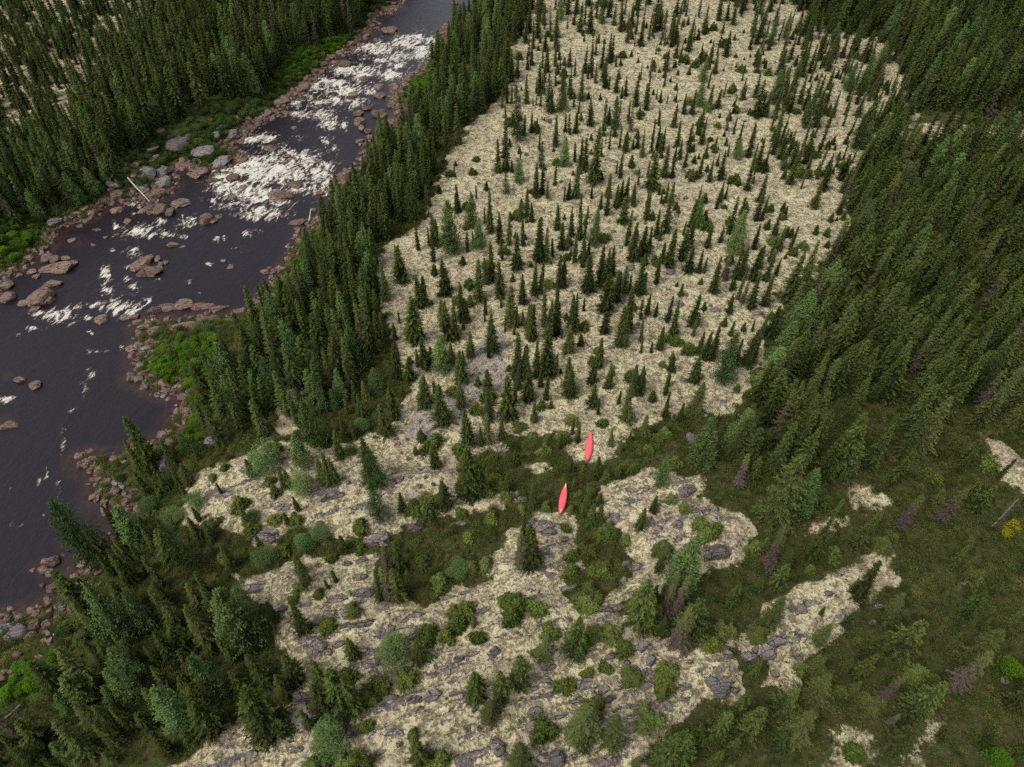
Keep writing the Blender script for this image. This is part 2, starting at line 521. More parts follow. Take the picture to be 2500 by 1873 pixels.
yr = [6.0]
while yr[-1] < 345:
    yr.append(yr[-1] + max(.22, .0030 * yr[-1] + .12))
yr = np.array([-4000, -600, -80, -10] + yr + [400, 600, 1200, 5000])
cx = np.linspace(-1, 1, 620)
cx = np.concatenate([[-30, -6, -2, -1.3], cx, [1.3, 2, 6, 30]])
YY = np.repeat(yr[:, None], len(cx), 1)
XX = cx[None, :] * (58 + .62 * np.clip(yr, 0, 345))[:, None]
T = terrain(XX.ravel(), YY.ravel())
idx = np.arange(YY.size).reshape(YY.shape)
quads = np.stack([idx[:-1, :-1], idx[:-1, 1:], idx[1:, 1:], idx[1:, :-1]], -1).reshape(-1, 4)
shore = 1 - sstep(1.2, 3.6, np.abs(T['sdr']) + 2.2 * (fbm(XX.ravel() * .12, YY.ravel() * .12, 77) - .5))
gme = mesh_from('ground', np.stack([XX.ravel(), YY.ravel(), T['z']], 1), quads, [MAT['ground']], True,
                dict(lichen=T['lichen'], rock=T['rock'], gravel=T['gravel'], lush=T['lush'], shore=np.where(T['sdr'] < 0, 1, shore)))
ground = link(bpy.data.objects.new('ground', gme))
ground['kind'] = 'structure'

# whitewater (zoom origin, then centre x, centre y, half width, half height, strength) as read from the photograph
Z = 700 / 2212.0
FOAM = {
    (600, 0): '1000,370,150,40 1250,330,120,45 1350,400,110,55 1230,440,110,30 1300,300,100,30 820,540,150,40 930,560,60,30 1160,500,80,30 1120,580,100,30 '
              '640,640,130,40 760,690,120,40 960,700,50,25 700,790,170,30 480,740,60,20 560,900,100,40 650,960,90,40 420,890,60,30 400,1050,40,20 630,1090,30,40 '
              '690,1160,30,15 30,1280,120,60 250,1330,220,60 470,1220,90,40 560,1330,120,80 500,1460,180,45 100,1500,140,50 640,1420,60,35 330,1170,80,30 '
              '1440,310,60,40 1050,450,90,20 880,620,60,20 550,680,60,30 360,800,50,25 140,1070,60,25 760,980,25,25',
    (0, 0): '1800,1400,160,65 1950,1330,150,50 2060,1230,150,40 1720,1310,90,20 1850,1500,90,35 2000,1480,110,40 1930,1100,60,25 2060,1080,50,30',
    (0, 450): '1780,40,130,50 1820,165,120,22 2030,220,140,35 2150,150,70,25 1640,120,40,18 1450,290,55,35 1110,370,130,38 1300,390,60,25 1230,285,35,14 1020,160,40,40 '
              '870,330,15,30 1030,540,50,28 820,680,40,45 1050,770,40,20 830,820,45,40 1730,420,22,22 1920,380,28,20 1990,355,30,10 880,950,60,48 1020,970,75,35 450,1030,100,35 '
              '300,1000,65,20 240,1120,55,16 670,1040,40,16 590,960,45,25 980,720,30,15 760,930,25,50 1430,400,25,15 930,1250,15,20 1450,750,20,12 1610,605,20,12 1220,735,20,10 '
              '700,945,40,15 510,980,40,15 1660,430,20,12 1200,1045,60,10 870,500,30,8 130,1165,15,8 690,1140,20,6 745,1275,20,10 1160,910,25,20',
    (0, 900): '20,235,50,22'}
FAINT = {(0, 450): '710,1450,45,30 670,1270,20,20 1000,850,60,30 1850,500,60,20 960,640,40,20',
         (0, 900): '690,30,45,25 660,150,28,60 590,320,50,14 500,500,18,70 495,620,14,40 360,820,18,40 460,900,15,50 350,1130,20,18 120,1210,40,14 1040,440,12,40 80,905,30,10 310,900,12,30 540,370,14,20'}


def parse(d):
    out = []
    for (ox, oy), s in d.items():
        for w in s.split():
            q = w.split(',')
            k = ''
            if not q[-1].lstrip('-').isdigit():
                k = q.pop()
            out.append(([ox + float(q[0]) * Z, oy + float(q[1]) * Z] + [float(a) * Z for a in q[2:]], k))
    return out


rx, ry = XX.ravel(), YY.ravel()
sel = (T['sdr'] < 1.2)
pu, pv = project(rx, ry, np.full(rx.shape, WATER))
foam = np.zeros(rx.shape)
qu = pu + 26 * (fbm(rx * .25, ry * .25, 61, 3) - .5)
qv = pv + 22 * (fbm(rx * .25, ry * .25, 67, 3) - .5)
inr = sel & (pv < 1900)
for (c, _), amp in [(e, 1.0) for e in parse(FOAM)] + [(e, .45) for e in parse(FAINT)]:
    d = ((qu[inr] - c[0]) / (c[2] * 1.05)) ** 2 + ((qv[inr] - c[1]) / (c[3] * 1.1)) ** 2
    foam[inr] = np.maximum(foam[inr], amp * np.exp(-d * .7))
    foam[inr] += .12 * amp * np.exp(-d * .25)
foam = np.clip(foam, 0, 1.15)
wz = WATER + .05 * (fbm(rx * .6, ry * .6, 51, 3) - .5) + foam * (.55 * (fbm(rx * .45, ry * .45, 55, 3) - .45))
shal = 1 - sstep(.3, 4.0, -T['sdr'] + 3.5 * (fbm(rx * .1, ry * .1, 60, 3) - .5))
for (u0, v0, r0) in ((15, 1030, 40), (190, 590, 45), (110, 1390, 60), (230, 520, 40), (270, 460, 40), (20, 920, 22), (190, 1330, 60)):
    shal = np.maximum(shal, .8 * np.exp(-(((pu - u0) / r0) ** 2 + ((pv - v0) / r0 * 1.5) ** 2)))
keep = sel[quads].all(1)
uq, inv = np.unique(quads[keep], return_inverse=True)
rme = mesh_from('river', np.stack([rx, ry, wz], 1)[uq], inv.reshape(-1, 4), [MAT['water']], True, dict(foam=foam[uq], shallow=shal[uq]))
river = link(bpy.data.objects.new('river', rme))
river['kind'] = 'structure'


# ------------------------------------------------------------------ plants: shapes shared by all copies
class TriSoup:
    def __init__(self):
        self.v, self.t, self.m = [], [], []

    def tri(self, a, b, c, ta, tb, tc):
        self.v += [a, b, c]
        self.t += [ta, tb, tc]

    def mesh(self, name, mats):
        V = np.array(self.v, np.float32)
        return mesh_from(name, V, np.arange(len(V)).reshape(-1, 3), mats, False, dict(tip=np.array(self.t)))


def tube(path, radii, sides=5):
    V, Fc = [], []
    for (p, r) in zip(path, radii):
        for k in range(sides):
            a = 2 * math.pi * k / sides
            V.append((p[0] + r * math.cos(a), p[1] + r * math.sin(a), p[2]))
    for i in range(len(path) - 1):
        for k in range(sides):
            k2 = (k + 1) % sides
            Fc.append((i * sides + k, i * sides + k2, (i + 1) * sides + k2, (i + 1) * sides + k))
    return V, Fc


def stick(S, p, q, r0, r1, t=.5):
    """a thin three-sided twig"""
    p, q = Vector(p), Vector(q)
    d = (q - p).normalized()
    a = d.orthogonal().normalized()
    b = d.cross(a)
    R = [a * math.cos(x) + b * math.sin(x) for x in (0, 2.1, 4.2)]
    for i in range(3):
        j = (i + 1) % 3
        S.tri(p + R[i] * r0, p + R[j] * r0, q + R[j] * r1, t, t, t)
        S.tri(p + R[i] * r0, q + R[j] * r1, q + R[i] * r1, t, t, t)


def trunk_mesh(name, h, r, mat, lean=0.02, R=random):
    path, rad = [], []
    for i in range(7):
        t = i / 6
        path.append((lean * h * math.sin(2.2 * t), lean * h * .6 * math.sin(1.7 * t), h * t - (.15 if i == 0 else 0)))
        rad.append(max(.012, r * (1 - t) ** .8))
    V, Fc = tube(path, rad, 6)
    return mesh_from(name, V, Fc, [mat], True)


def conifer(name, h, r, seed, mats, spacing=.16, nb=8, droop=.28, top=.9, low=.05, fine=1.0, club=.0, open_=0.0, bend=.02, gap=.0, S=None, at=(0, 0), byh=False):
    R = random.Random(seed)
    own = S is None
    S = TriSoup() if own else S
    z = low * h
    ph = R.uniform(0, 6.28)
    lop = [R.uniform(.75, 1.2) for _ in range(7)]
    while z < h * .985:
        t = z / h
        prof = (1 - t) ** top * (1 - .35 * max(0, (.12 - t) / .12)) * (1 + .12 * math.sin(11 * t + seed)) + club * math.exp(-((t - .88) / .06) ** 2)
        n = max(3, int(nb * (.55 + .45 * (1 - t)) + R.random()))
        ox, oy = at[0] + bend * h * math.sin(2.2 * t), at[1] + bend * .6 * h * math.sin(1.7 * t)
        for k in range(n):
            if R.random() < gap:
                continue
            a = ph + 2 * math.pi * (k + R.uniform(-.3, .3)) / n
            L = r * prof * R.uniform(.5, 1.28) * lop[int((a % 6.283) / 6.284 * 7)] + .04
            ca, sa = math.cos(a), math.sin(a)
            z0 = z + R.uniform(-.5, .5) * spacing
            dr = droop * R.uniform(.6, 1.3)
            m = max(2, int((2.2 + 3.4 * L / max(r, .3)) * fine))
            for i in range(m):
                s = (i + .6 + R.uniform(-.25, .25)) / m
                s = s if not open_ else s ** (1 - open_ * .5)
                x0 = L * s
                zz = z0 - dr * L * (s - .45 * s * s) * (1.4 if t < .5 else 1.0) + (0 if droop > 0 else 0)
                p = Vector((ox + ca * x0, oy + sa * x0, zz))
                w = (.10 + .16 * L * (1.05 - s)) * R.uniform(.7, 1.3) / fine ** .5
                side = 1 if (i + k) % 2 else -1
                da = a + side * R.uniform(.35, 1.05) * (1.1 - .5 * s)
                q = p + Vector((math.cos(da), math.sin(da), R.uniform(-.25, .28))) * w * 2.1
                e = p + Vector((-sa * side * w * .55, ca * side * w * .55, R.uniform(-.12, .3) * w)) - Vector((ca, sa, 0)) * w * .4
                g = p + Vector((ca, sa, -.1)) * w * 1.1
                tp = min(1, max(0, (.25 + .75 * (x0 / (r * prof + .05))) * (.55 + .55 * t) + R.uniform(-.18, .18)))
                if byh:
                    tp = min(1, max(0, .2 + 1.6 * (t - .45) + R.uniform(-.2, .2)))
                S.tri(e, g, q, tp * .6, tp, tp)
                e2 = p + Vector((R.uniform(-.5, .5) * w, R.uniform(-.5, .5) * w, w * .7))
                S.tri(e, e2, g, tp * .7, tp * 1.05, tp)
        z += spacing * R.uniform(.75, 1.25) * (1.0 - .35 * t)
        ph += 2.4
    for k in range(5):      # leader
        a = k * 1.257
        p = Vector((at[0] + bend * h * .8, at[1] + bend * h * .6, h * .93))
        S.tri(p + Vector((math.cos(a), math.sin(a), 0)) * .10, p + Vector((math.cos(a + 1.3), math.sin(a + 1.3), 0)) * .10, p + Vector((0, 0, h * .085)), .8, .8, 1)
    return S.mesh(name, mats) if own else None


def ball(name, r, hgt, seed, mats, n, leaf, flat=.15, stems=0):
    """a rounded shrub crown of small leaf faces on its shell and inside"""
    R = random.Random(seed)
    S = TriSoup()
    lob = [(R.uniform(-.55, .55) * r, R.uniform(-.55, .55) * r, R.uniform(.25, .75) * hgt, R.uniform(.4, .75)) for _ in range(7)] + [(0, 0, .5 * hgt, .9)]
    for i in range(n):
        cx_, cy_, cz_, f = R.choice(lob)
        d = Vector((R.gauss(0, 1), R.gauss(0, 1), R.gauss(0.25, 1))).normalized()
        s = R.random() ** .4
        p = Vector((cx_ + d.x * r * f * s, cy_ + d.y * r * f * s, max(.02, cz_ + d.z * hgt * .5 * f * s)))
        a, b = R.uniform(0, 6.28), R.uniform(-.6, .6)
        u = Vector((math.cos(a), math.sin(a), b)) * leaf * R.uniform(.6, 1.4)
        v = Vector((-math.sin(a), math.cos(a), R.uniform(-.6, .6))) * leaf * R.uniform(.4, .9)
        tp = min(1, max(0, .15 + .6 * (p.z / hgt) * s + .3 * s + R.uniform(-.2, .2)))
        S.tri(p - u * .5, p + v * .6, p + u * .7, tp * .8, tp, tp)
        if flat > 0:
            S.tri(p - u * .5, p + u * .7, p - v * .6, tp * .8, tp, tp)
    return S.mesh(name, mats)


def snag_branches(name, h, seed, mat, n=26, L=.8):
    R = random.Random(seed)
    S = TriSoup()
    for i in range(n):
        z = h * (.15 + .8 * i / n)
        a = R.uniform(0, 6.28)
        l = L * (1.1 - .8 * z / h) * R.uniform(.5, 1.2)
        p = Vector((0, 0, z))
        q = p + Vector((math.cos(a), math.sin(a), R.uniform(-.35, .15))) * l
        stick(S, p, q, .022, .006, .6)
        for _ in range(3):
            s = R.uniform(.3, .9)
            w = p.lerp(q, s)
            b = a + R.uniform(-1, 1)
            stick(S, w, w + Vector((math.cos(b), math.sin(b), R.uniform(-.3, .3))) * l * .35, .010, .004, .8)
    return S.mesh(name, [mat])


def larch(name, h, r, seed, mat, top):
    """soft feathery crown: short needle tufts scattered along up-curved branches"""
    R = random.Random(seed)
    S = TriSoup()
    z = .06 * h
    lop = [R.uniform(.75, 1.2) for _ in range(7)]
    while z < h * .99:
        t = z / h
        prof = (1 - t) ** top * (1 - .3 * max(0, (.15 - t) / .15))
        for k in range(max(3, int(9 * (.5 + .5 * (1 - t))))):
            a = R.uniform(0, 6.283)
            L = r * prof * R.uniform(.55, 1.15) * lop[int(a / 6.284 * 7)] + .05
            for i in range(int(10 + 28 * L / r)):
                s = R.random() ** .6
                j = .05 + .09 * L
                p = Vector((math.cos(a) * L * s + R.gauss(0, j), math.sin(a) * L * s + R.gauss(0, j), z - .1 * L * s + .22 * L * s * s + R.gauss(0, j)))
                q = Vector((R.gauss(0, 1), R.gauss(0, 1), R.gauss(0, .8))).normalized() * R.uniform(.12, .24)
                w = q.orthogonal().normalized() * R.uniform(.045, .075)
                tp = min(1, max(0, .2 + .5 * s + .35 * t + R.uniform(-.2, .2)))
                S.tri(p - w, p + w, p + q, tp, tp, tp)
        z += .20 * R.uniform(.8, 1.2)
    return S.mesh(name, [mat])


KINDS = {}


def kind(name, h, r, crown, trunk):
    KINDS.setdefault(name, []).append((h, r, crown, trunk))


for i in range(6):
    h, r = 7.6, 1.08
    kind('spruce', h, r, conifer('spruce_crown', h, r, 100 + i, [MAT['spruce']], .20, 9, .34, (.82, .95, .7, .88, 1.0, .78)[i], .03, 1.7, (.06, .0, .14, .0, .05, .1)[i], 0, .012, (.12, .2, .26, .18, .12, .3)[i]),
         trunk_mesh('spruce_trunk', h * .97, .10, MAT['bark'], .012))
for i in range(5):
    h, r = 6.2, 1.3
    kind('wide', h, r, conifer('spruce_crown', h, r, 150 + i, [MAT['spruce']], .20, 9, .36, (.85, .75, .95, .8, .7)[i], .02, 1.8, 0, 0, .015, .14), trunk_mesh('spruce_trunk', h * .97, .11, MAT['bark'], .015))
for i in range(4):
    h, r = 6.5, .52
    kind('slim', h, r, conifer('spruce_crown', h, r, 200 + i, [MAT['spruce']], .22, 7, .34, (.6, .5, .75, .55)[i], .05, 1.6, (.0, .2, .1, .15)[i], 0, .02, .18), trunk_mesh('spruce_trunk', h * .97, .07, MAT['bark'], .02))
for i in range(4):
    h, r = 2.0, .66
    kind('small', h, r, conifer('spruce_crown', h, r, 250 + i, [MAT['spruce']], .11, 8, .2, (.8, .7, .95, .85)[i], .02, 1.3, 0, 0, .02, .05), trunk_mesh('spruce_trunk', h * .95, .05, MAT['bark'], .02))
for i in range(5):
    h, r = 7.0, 1.55
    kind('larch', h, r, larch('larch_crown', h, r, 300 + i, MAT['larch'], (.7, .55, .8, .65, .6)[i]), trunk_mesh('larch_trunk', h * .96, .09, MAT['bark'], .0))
for i in range(3):
    h, r = 3.0, 1.5
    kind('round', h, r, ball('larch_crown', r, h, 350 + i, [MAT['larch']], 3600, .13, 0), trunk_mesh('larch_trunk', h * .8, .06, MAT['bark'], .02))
for i in range(4):
    h, r = 1.3, 1.0
    S, Rb = TriSoup(), random.Random(400 + i)
    for j in range(6):
        a, d, f = Rb.uniform(0, 6.28), Rb.uniform(0, .62) if j else 0, Rb.uniform(.45, .9) if j else 1
        conifer('', h * f, .52 * f + .1, 410 + 10 * i + j, None, .13, 7, .1, .75, .03, 1.4, 0, 0, .02, .15, S, (d * math.cos(a), d * math.sin(a)))
    kind('bush', h, r, S.mesh('shrub_crown', [MAT['bush']]), trunk_mesh('shrub_stem', h * .6, .04, MAT['bark'], .03))
for i in range(3):
    h, r = 2.6, 1.5
    kind('leafy', h, r, ball('shrub_crown', r, h, 450 + i, [MAT['shrub']], 1500, .19, .2), trunk_mesh('shrub_stem', h * .7, .05, MAT['bark'], .03))
for i in range(2):
    kind('gold', .9, .7, ball('shrub_crown', .7, .9, 480 + i, [MAT['gold']], 500, .13, .2), trunk_mesh('shrub_stem', .6, .03, MAT['bark'], .03))
for i in range(3):
    h = 6.0
    kind('dead', h, .8, snag_branches('bare_branches', h, 500 + i, MAT['grey'], 34, .85), trunk_mesh('snag_trunk', h, .08, MAT['deadwood'], .02))
for i in range(3):
    h, r = 6.4, .8
    kind('brown', h, r, conifer('spruce_crown', h, r, 550 + i, [MAT['spruce_brown']], .22, 7, .35, .7, .06, 1.6, .1, 0, .02, .3, byh=True), trunk_mesh('spruce_trunk', h * .97, .09, MAT['deadwood'], .02))

# ------------------------------------------------------------------ trees read from the photograph (zoom origin: foot x, foot y, tip y, kind)
TREES = {
    (600, 450): '1330,510,280,s 1395,150,0 1420,170,40 1450,470,210 1480,470,260 1450,600,340,s 1455,700,620,m 1215,750,470,w 1180,720,470 1540,850,580,w 1080,890,600 1590,530,130,l 1745,330,60,l 1800,490,290,l '
                '1760,480,360,s 1635,220,0 1890,370,30 1960,450,210 2030,470,210 2080,660,380,w 2140,480,260,s 1800,890,580 1850,770,560 1900,740,450 1960,870,590,w 2040,1080,770 2090,1100,930 '
                '2130,920,690 1345,950,690 1385,930,700 1310,1210,860,w 1355,1180,1000 1155,1200,1070 1030,1180,980 1060,1180,990 1010,960,810,s 1530,1080,890,l 1570,1200,900,w 1630,1190,870 1670,1060,760,w '
                '1705,1060,900 1850,1010,860,s 1845,1060,990,s 1900,1280,990,w 1735,1330,1130,w 1670,1520,1280,w 1590,1350,1220 1520,1440,1170,l 1385,1420,1180 1435,1400,1250 1335,1400,1270 1180,1500,1210 '
                '1270,1510,1340,w 2000,1140,1070,s 2070,1160,1060,s 2090,1500,1140 2150,1470,1240 2180,1120,920 2100,1580,1380 660,520,350,d 720,640,370,n 860,560,280 930,800,640 900,420,280 990,460,200 1090,420,60 1060,420,150 '
                '920,620,370,l 500,830,580,l 620,780,610 690,790,620,l 590,650,440 620,640,430 760,560,370 820,340,120 240,1080,830,l 390,1140,780 120,1170,1030 180,1220,1040 300,1250,1060,l 380,1380,1060,l 110,1500,1340 '
                '160,1360,1080 540,1540,1300,l 650,1480,1310 740,1560,1400,l 780,1150,830,l 900,1130,880 850,1450,1100,l 800,1400,1120 960,1420,1300 1010,1560,1430,l 590,1200,950 680,1180,950 560,1270,1100,n',
    (1200, 450): '190,660,380,w 110,450,220 160,450,200 240,500,250 375,600,250 420,600,330 350,590,270 310,290,140 270,250,30 510,350,150 540,500,290 580,510,380 610,400,170 680,420,200 715,420,230,s 790,470,190,l '
                 '640,600,380 700,600,400,w 745,560,420 770,110,0 840,190,60 885,240,0 960,180,0 1010,300,90,w 1090,170,0 1195,270,50 1270,400,190 1345,370,60 1440,220,170,m 1290,80,0 1590,180,0 1540,330,110 '
                 '1580,330,90,l 1735,190,60 1765,100,0 1800,110,0 1660,490,310 1700,830,550 1640,680,560 1600,680,500 1520,680,480,w 1460,580,340,w 1520,500,260 1360,640,350 1310,600,450 1270,760,540 1170,550,320,w 1210,520,320 '
                 '1040,470,200 1080,590,290 1130,850,560 1165,840,680 1010,850,630,l 965,820,660 920,700,460 880,800,490 840,780,480 735,830,540,w 700,640,520 880,980,690,w 960,900,670 520,800,540 545,790,560 330,850,600 375,840,690 '
                 '235,920,700 65,860,600 20,750,510 130,1070,780 180,1080,930 245,1090,980 170,1140,1060,s 300,1200,910 320,1200,920 410,1100,820,s 430,1200,960 505,1160,780 610,1130,850 640,1130,840 580,1000,860,d 710,980,870,s '
                 '870,1150,980,w 980,1240,930 1040,1140,800 1000,1240,980 1030,1250,1100 1095,970,910,m 1200,1000,850 1260,1020,900 1355,1060,860 1395,1170,890 1455,860,760 1560,1090,850,w 1635,970,910,m 1610,770,720,m 1830,990,840,w '
                 '1880,730,480 1920,720,470 1800,740,520,n 1870,530,200,l 1830,380,90 1890,400,100 1760,450,330 2040,280,20 2080,280,80 2020,500,300 2170,420,220,w 2010,740,480 2060,640,470 2110,740,510 1930,920,740,n 2000,960,680 '
                 '2100,940,700 2190,700,560 2140,1180,940 2070,1190,1000 1940,1130,1070,m 1970,1390,1120,w 1870,1400,1190 1840,1170,1050 1640,1350,1140 1690,1350,1090 1770,1520,1130,l 1560,1520,1320,w 1600,1300,1140 1380,1440,1310,w '
                 '1360,1560,1460,s 1290,1270,1100 1230,1300,1220,s 1150,1300,1210,s 1070,1330,1210,d 690,1240,1160,m 590,1290,1080,w 540,1190,1120,s 830,1400,1180 775,1530,1340,w 595,1590,1340,w 900,1570,1390 935,1480,1390 1090,1560,1390 '
                 '1140,1560,1400 200,1500,1140,w 270,1500,1240 170,1480,1150 350,1480,1200 430,1480,1080 380,1560,1430',
    (600, 900): '335,340,10 440,340,140 550,590,230,l 570,330,0,l 750,250,0,l 690,310,160,l 850,260,90 930,240,90 900,360,190 1010,180,0,l 1150,380,100 790,360,250 880,480,400,r 770,540,360 740,690,470,w 840,530,400 1090,510,260,w '
                '1400,290,50,w 1370,280,90 1470,240,90,s 1530,420,120,w 1660,300,90,w 1600,200,100,b 1660,100,0 1880,190,0,w 2020,370,50,w 1870,400,130 1720,580,320,w 1870,570,340 1810,590,450 1980,540,380 1780,330,220,b 1400,640,550,b 1465,760,590,w '
                '1310,660,610,m 1720,990,560,w 1800,980,660,w 1745,1000,850 1850,970,780,b 2010,960,820,w 1940,890,740,b 2080,730,640,m 1540,1070,870,w 1420,1150,990,w 1370,1080,980 1210,1100,950 1430,1040,940,b 1290,1090,1010,b 990,890,540,w 1020,890,600,l '
                '1030,1150,850,l 880,1230,1140,b 440,740,510,l 160,770,610,r 205,640,540,b 440,940,800,r 300,920,750 340,910,780 600,870,690 650,880,650 690,870,690 50,830,700 230,970,900,m 410,1100,980 220,1190,1110,b 330,1200,1110 '
                '480,1390,1300,r 170,1500,1390,r 580,1310,1220,r 770,1410,1290 870,1360,1300,b 1890,1170,1080,b 1720,1310,1240,b 1850,1520,1370,b 1640,1580,1500,r 1740,1560,1480,b 430,1570,1430 1110,1570,1370,n 1210,1560,1320 1350,1530,1420,b '
                '1660,660,560,b 120,1380,1280 60,1250,1160,b 660,1480,1420,b 380,1180,1110,b 300,1420,1350,b 200,880,820,b 1660,1130,1070,b 1320,1100,1040,b 1900,720,640,b 820,660,560,b 700,300,240,b',
    (1200, 900): '120,370,50,w 280,240,20,w 380,150,0 600,220,0,w 785,290,120,w 330,410,260,w 1040,400,110,w 1090,200,0 1140,200,10 1340,200,30,s 1350,300,180,s 1335,370,260 1440,420,260 1560,360,110,w 850,440,360,b '
                 '620,410,330,b 620,510,380,s 660,570,420 310,530,470,b 530,620,500 410,640,570,b 210,460,390,b 980,660,550 920,600,470 1060,570,490 1170,520,350 1000,780,720,b 1050,740,690,b 1090,800,720,b 1390,680,630 810,850,680 880,860,770,b '
                 '970,840,740 1300,900,690,l 1610,740,370,l 1880,630,320,l 1860,420,300 1740,410,340 330,1080,890 410,1080,1010,b 240,1100,1040,b 630,930,850 740,1060,920 830,1050,960 610,800,690 700,1150,1060 770,1200,1050 830,1200,1050 610,1110,1060,m '
                 '1240,1100,980 1390,1030,970,b 1490,1090,1020,b 1140,1230,1080 880,1280,1200,b 1030,1330,1270,b 1650,1300,1110,b 1700,1260,1120,b 1590,1220,1130,b 260,1500,1160 300,1540,1200 230,1530,1240,n 330,1500,1260 610,1470,1390,b 730,1440,1350,b 1320,1430,1330,b '
                 '1450,1680,1310,l 1280,1560,1430 870,1560,1480,b 770,1570,1500,b 2080,1430,1310 1900,900,650,n 2000,880,680 1890,760,650 2100,620,450 1990,660,480 430,560,500,b 380,660,600,b 560,560,470,b 1210,640,570,b 1270,560,480,b 1330,520,440,b 1130,660,600,b '
                 '1420,740,660,b 690,760,700,b 760,980,900,b 680,990,920,b 900,1230,1160,b 950,1290,1220,b 820,1310,1240,b 560,1240,1180,b 120,1010,930,b 60,880,760',
    (600, 1373): '470,160,0,w 450,540,340,w 230,450,310 700,150,70,s 820,380,320,b 830,720,580,w 1150,770,560,r 1340,760,590,w 640,510,440,b 1030,960,870,b 1230,920,840,b 1420,570,490,b 1560,590,510,b 1620,520,350,b 1650,450,320,b 1710,380,290,b 1760,490,400 '
                 '1780,600,520,b 1510,180,60,b 1780,1030,860,w 1960,1030,840,w 2110,940,730,w 1890,1200,1060,w 1360,1540,1350,w 1290,1340,1290,b 680,1440,1170,r 590,960,770,w 390,920,720,w 320,1000,850,w 210,1290,980,w 650,1160,950,w '
                 '790,1140,860,w 860,1140,900 500,1270,1150 870,1560,1480,b 1500,1570,1500,b 2130,1570,1390,w 2060,440,250,b 2090,360,250,b 920,1290,1240,b 1120,280,40,n 1190,290,40 1270,210,60 1060,280,60 640,200,130,s 370,300,250,b 560,250,200,b 410,210,160,b 950,1060,990,b 800,890,820,b '
                 '560,1580,1500,b 820,1590,1490,b',
    (1200, 1373): '720,340,160,b 750,270,160,b 910,550,450,b 640,690,440,w 740,600,480,b 780,560,480,b 680,690,560 410,740,560 380,720,640,b 450,550,480,b 230,930,740,w 70,1020,840,w 20,1180,1070,b 1030,690,620,b 870,830,770,b 550,990,890,b 730,870,830,b 1060,910,810,b '
                  '1130,450,120,w 1400,390,90,n 1330,400,180,n 1500,600,280,w 1440,640,360,n 1560,500,340 1840,330,170 1700,650,490,b 1790,560,460,b 790,1130,1020,b 690,1350,1100,w 920,1390,1170,w 410,1300,1190,b 700,1430,1310 1200,1240,1140,b 1300,1060,960 '
                  '1340,980,900,b 220,1570,1390,w 1290,1560,1330,w 1400,1540,1330,w 1740,1290,1130,w 1850,1230,1000 1600,1350,1240,b 1950,1300,1130 1700,1570,1440 1810,1500,1380,w 2060,1560,1490 1110,1570,1490 1350,870,790,b 2010,870,750 2040,570,480,b 1380,270,60,n 1200,520,380 1260,470,330 1290,560,420 '
                  '150,320,240,b 230,340,260,b 330,370,280,b 1180,480,250 620,100,20,b 870,100,20,b 800,330,260,b 690,310,230,b 1240,300,180 1530,420,260,b',
    (1800, 900): '290,520,160,n 420,600,180 560,700,310 260,1180,660,w 450,1110,780,l 880,560,340,w 1100,620,340 1380,620,220,w 840,800,560,w 1200,880,620 1560,700,510 1250,1220,980,n 1560,1170,910,n 1820,1120,910,w 900,1370,1210,w 1010,1250,1080 1180,1310,1250,b '
                 '1120,1390,1300,b 320,1570,1400,w 240,1530,1240,n 130,1420,1320,b 560,1480,1270,w 740,1470,1340,b 1400,1460,1250,w 1640,1540,1370 300,720,580 370,720,610 50,780,460 700,740,600 1480,870,740,b 1700,800,640 1920,760,500,b 640,1060,930,b 2000,1180,1010,d 2130,1225,1185,y 2070,1280,1250,y',
    (1800, 1373): '300,190,0,w 920,270,0,w 150,230,130 240,490,260,w 640,400,340 620,620,480,w 840,490,360,w 1170,380,240,w 150,560,460,b 560,830,720 480,840,790,b 590,860,730 990,760,560,w 900,880,690,w 780,870,740 560,1080,880,w 1240,700,460,w 1380,640,510 '
                  '1100,1050,860,n 1320,1180,920,w 1460,1080,960 780,1000,940,b 1040,1110,1050,b 1640,960,690,n 1760,780,540,w 1620,640,540 1740,420,240,w 1870,520,430 330,1150,980,w 290,1140,1020 60,1330,1120,w 400,1340,1130,w 180,1560,1490 900,1480,1340,b '
                  '1210,1430,1240,w 1980,1550,1430,a 2050,840,740,a 2090,1100,900,w 1450,180,100 1560,300,200 1950,250,150 2080,480,350 1500,600,490 2050,780,720,b 1350,860,780,b 1480,900,860,b 430,1130,1080,b 640,900,740,b 560,60,10,b 1830,120,40,b 1720,130,50',
    (0, 900): '1200,760,370,w 1100,800,540 1460,640,490,l 1540,700,600 1350,740,550 1170,1000,790 1240,960,840,b 1300,950,810 1470,890,740,w 1400,900,780 1450,1000,890 1520,1050,960,r 1340,1170,1090,r 1540,1170,1070 1170,1090,1010,r 1110,1210,1140 1930,830,680 1710,960,880,s '
              '1860,1060,940,b 1920,1210,1050 2110,1160,1110,b 750,1470,1020,l 980,1350,1060 1200,1400,1240 1470,1540,1170,l 1010,1560,1370 1800,1540,1350 1720,1480,1410,b 2060,1480,1390,r 880,1580,1420 1740,770,720,b 1250,1160,1080,b 1650,850,800,b 1960,1180,1120,r 1160,1320,1180 1560,1320,1150 1650,1320,1180',
    (0, 1373): '790,330,100 1000,560,170,l 1150,500,260,l 1300,320,160 1400,500,330,w 1560,520,330,w 1640,640,340 1800,560,400,w 1900,640,440,w 1560,330,150,w 1660,360,190 1740,470,340 1420,660,500,w 1240,780,640 1640,700,590 1500,840,680 1430,930,830,b 1500,1000,900,b 1660,1300,1080,w '
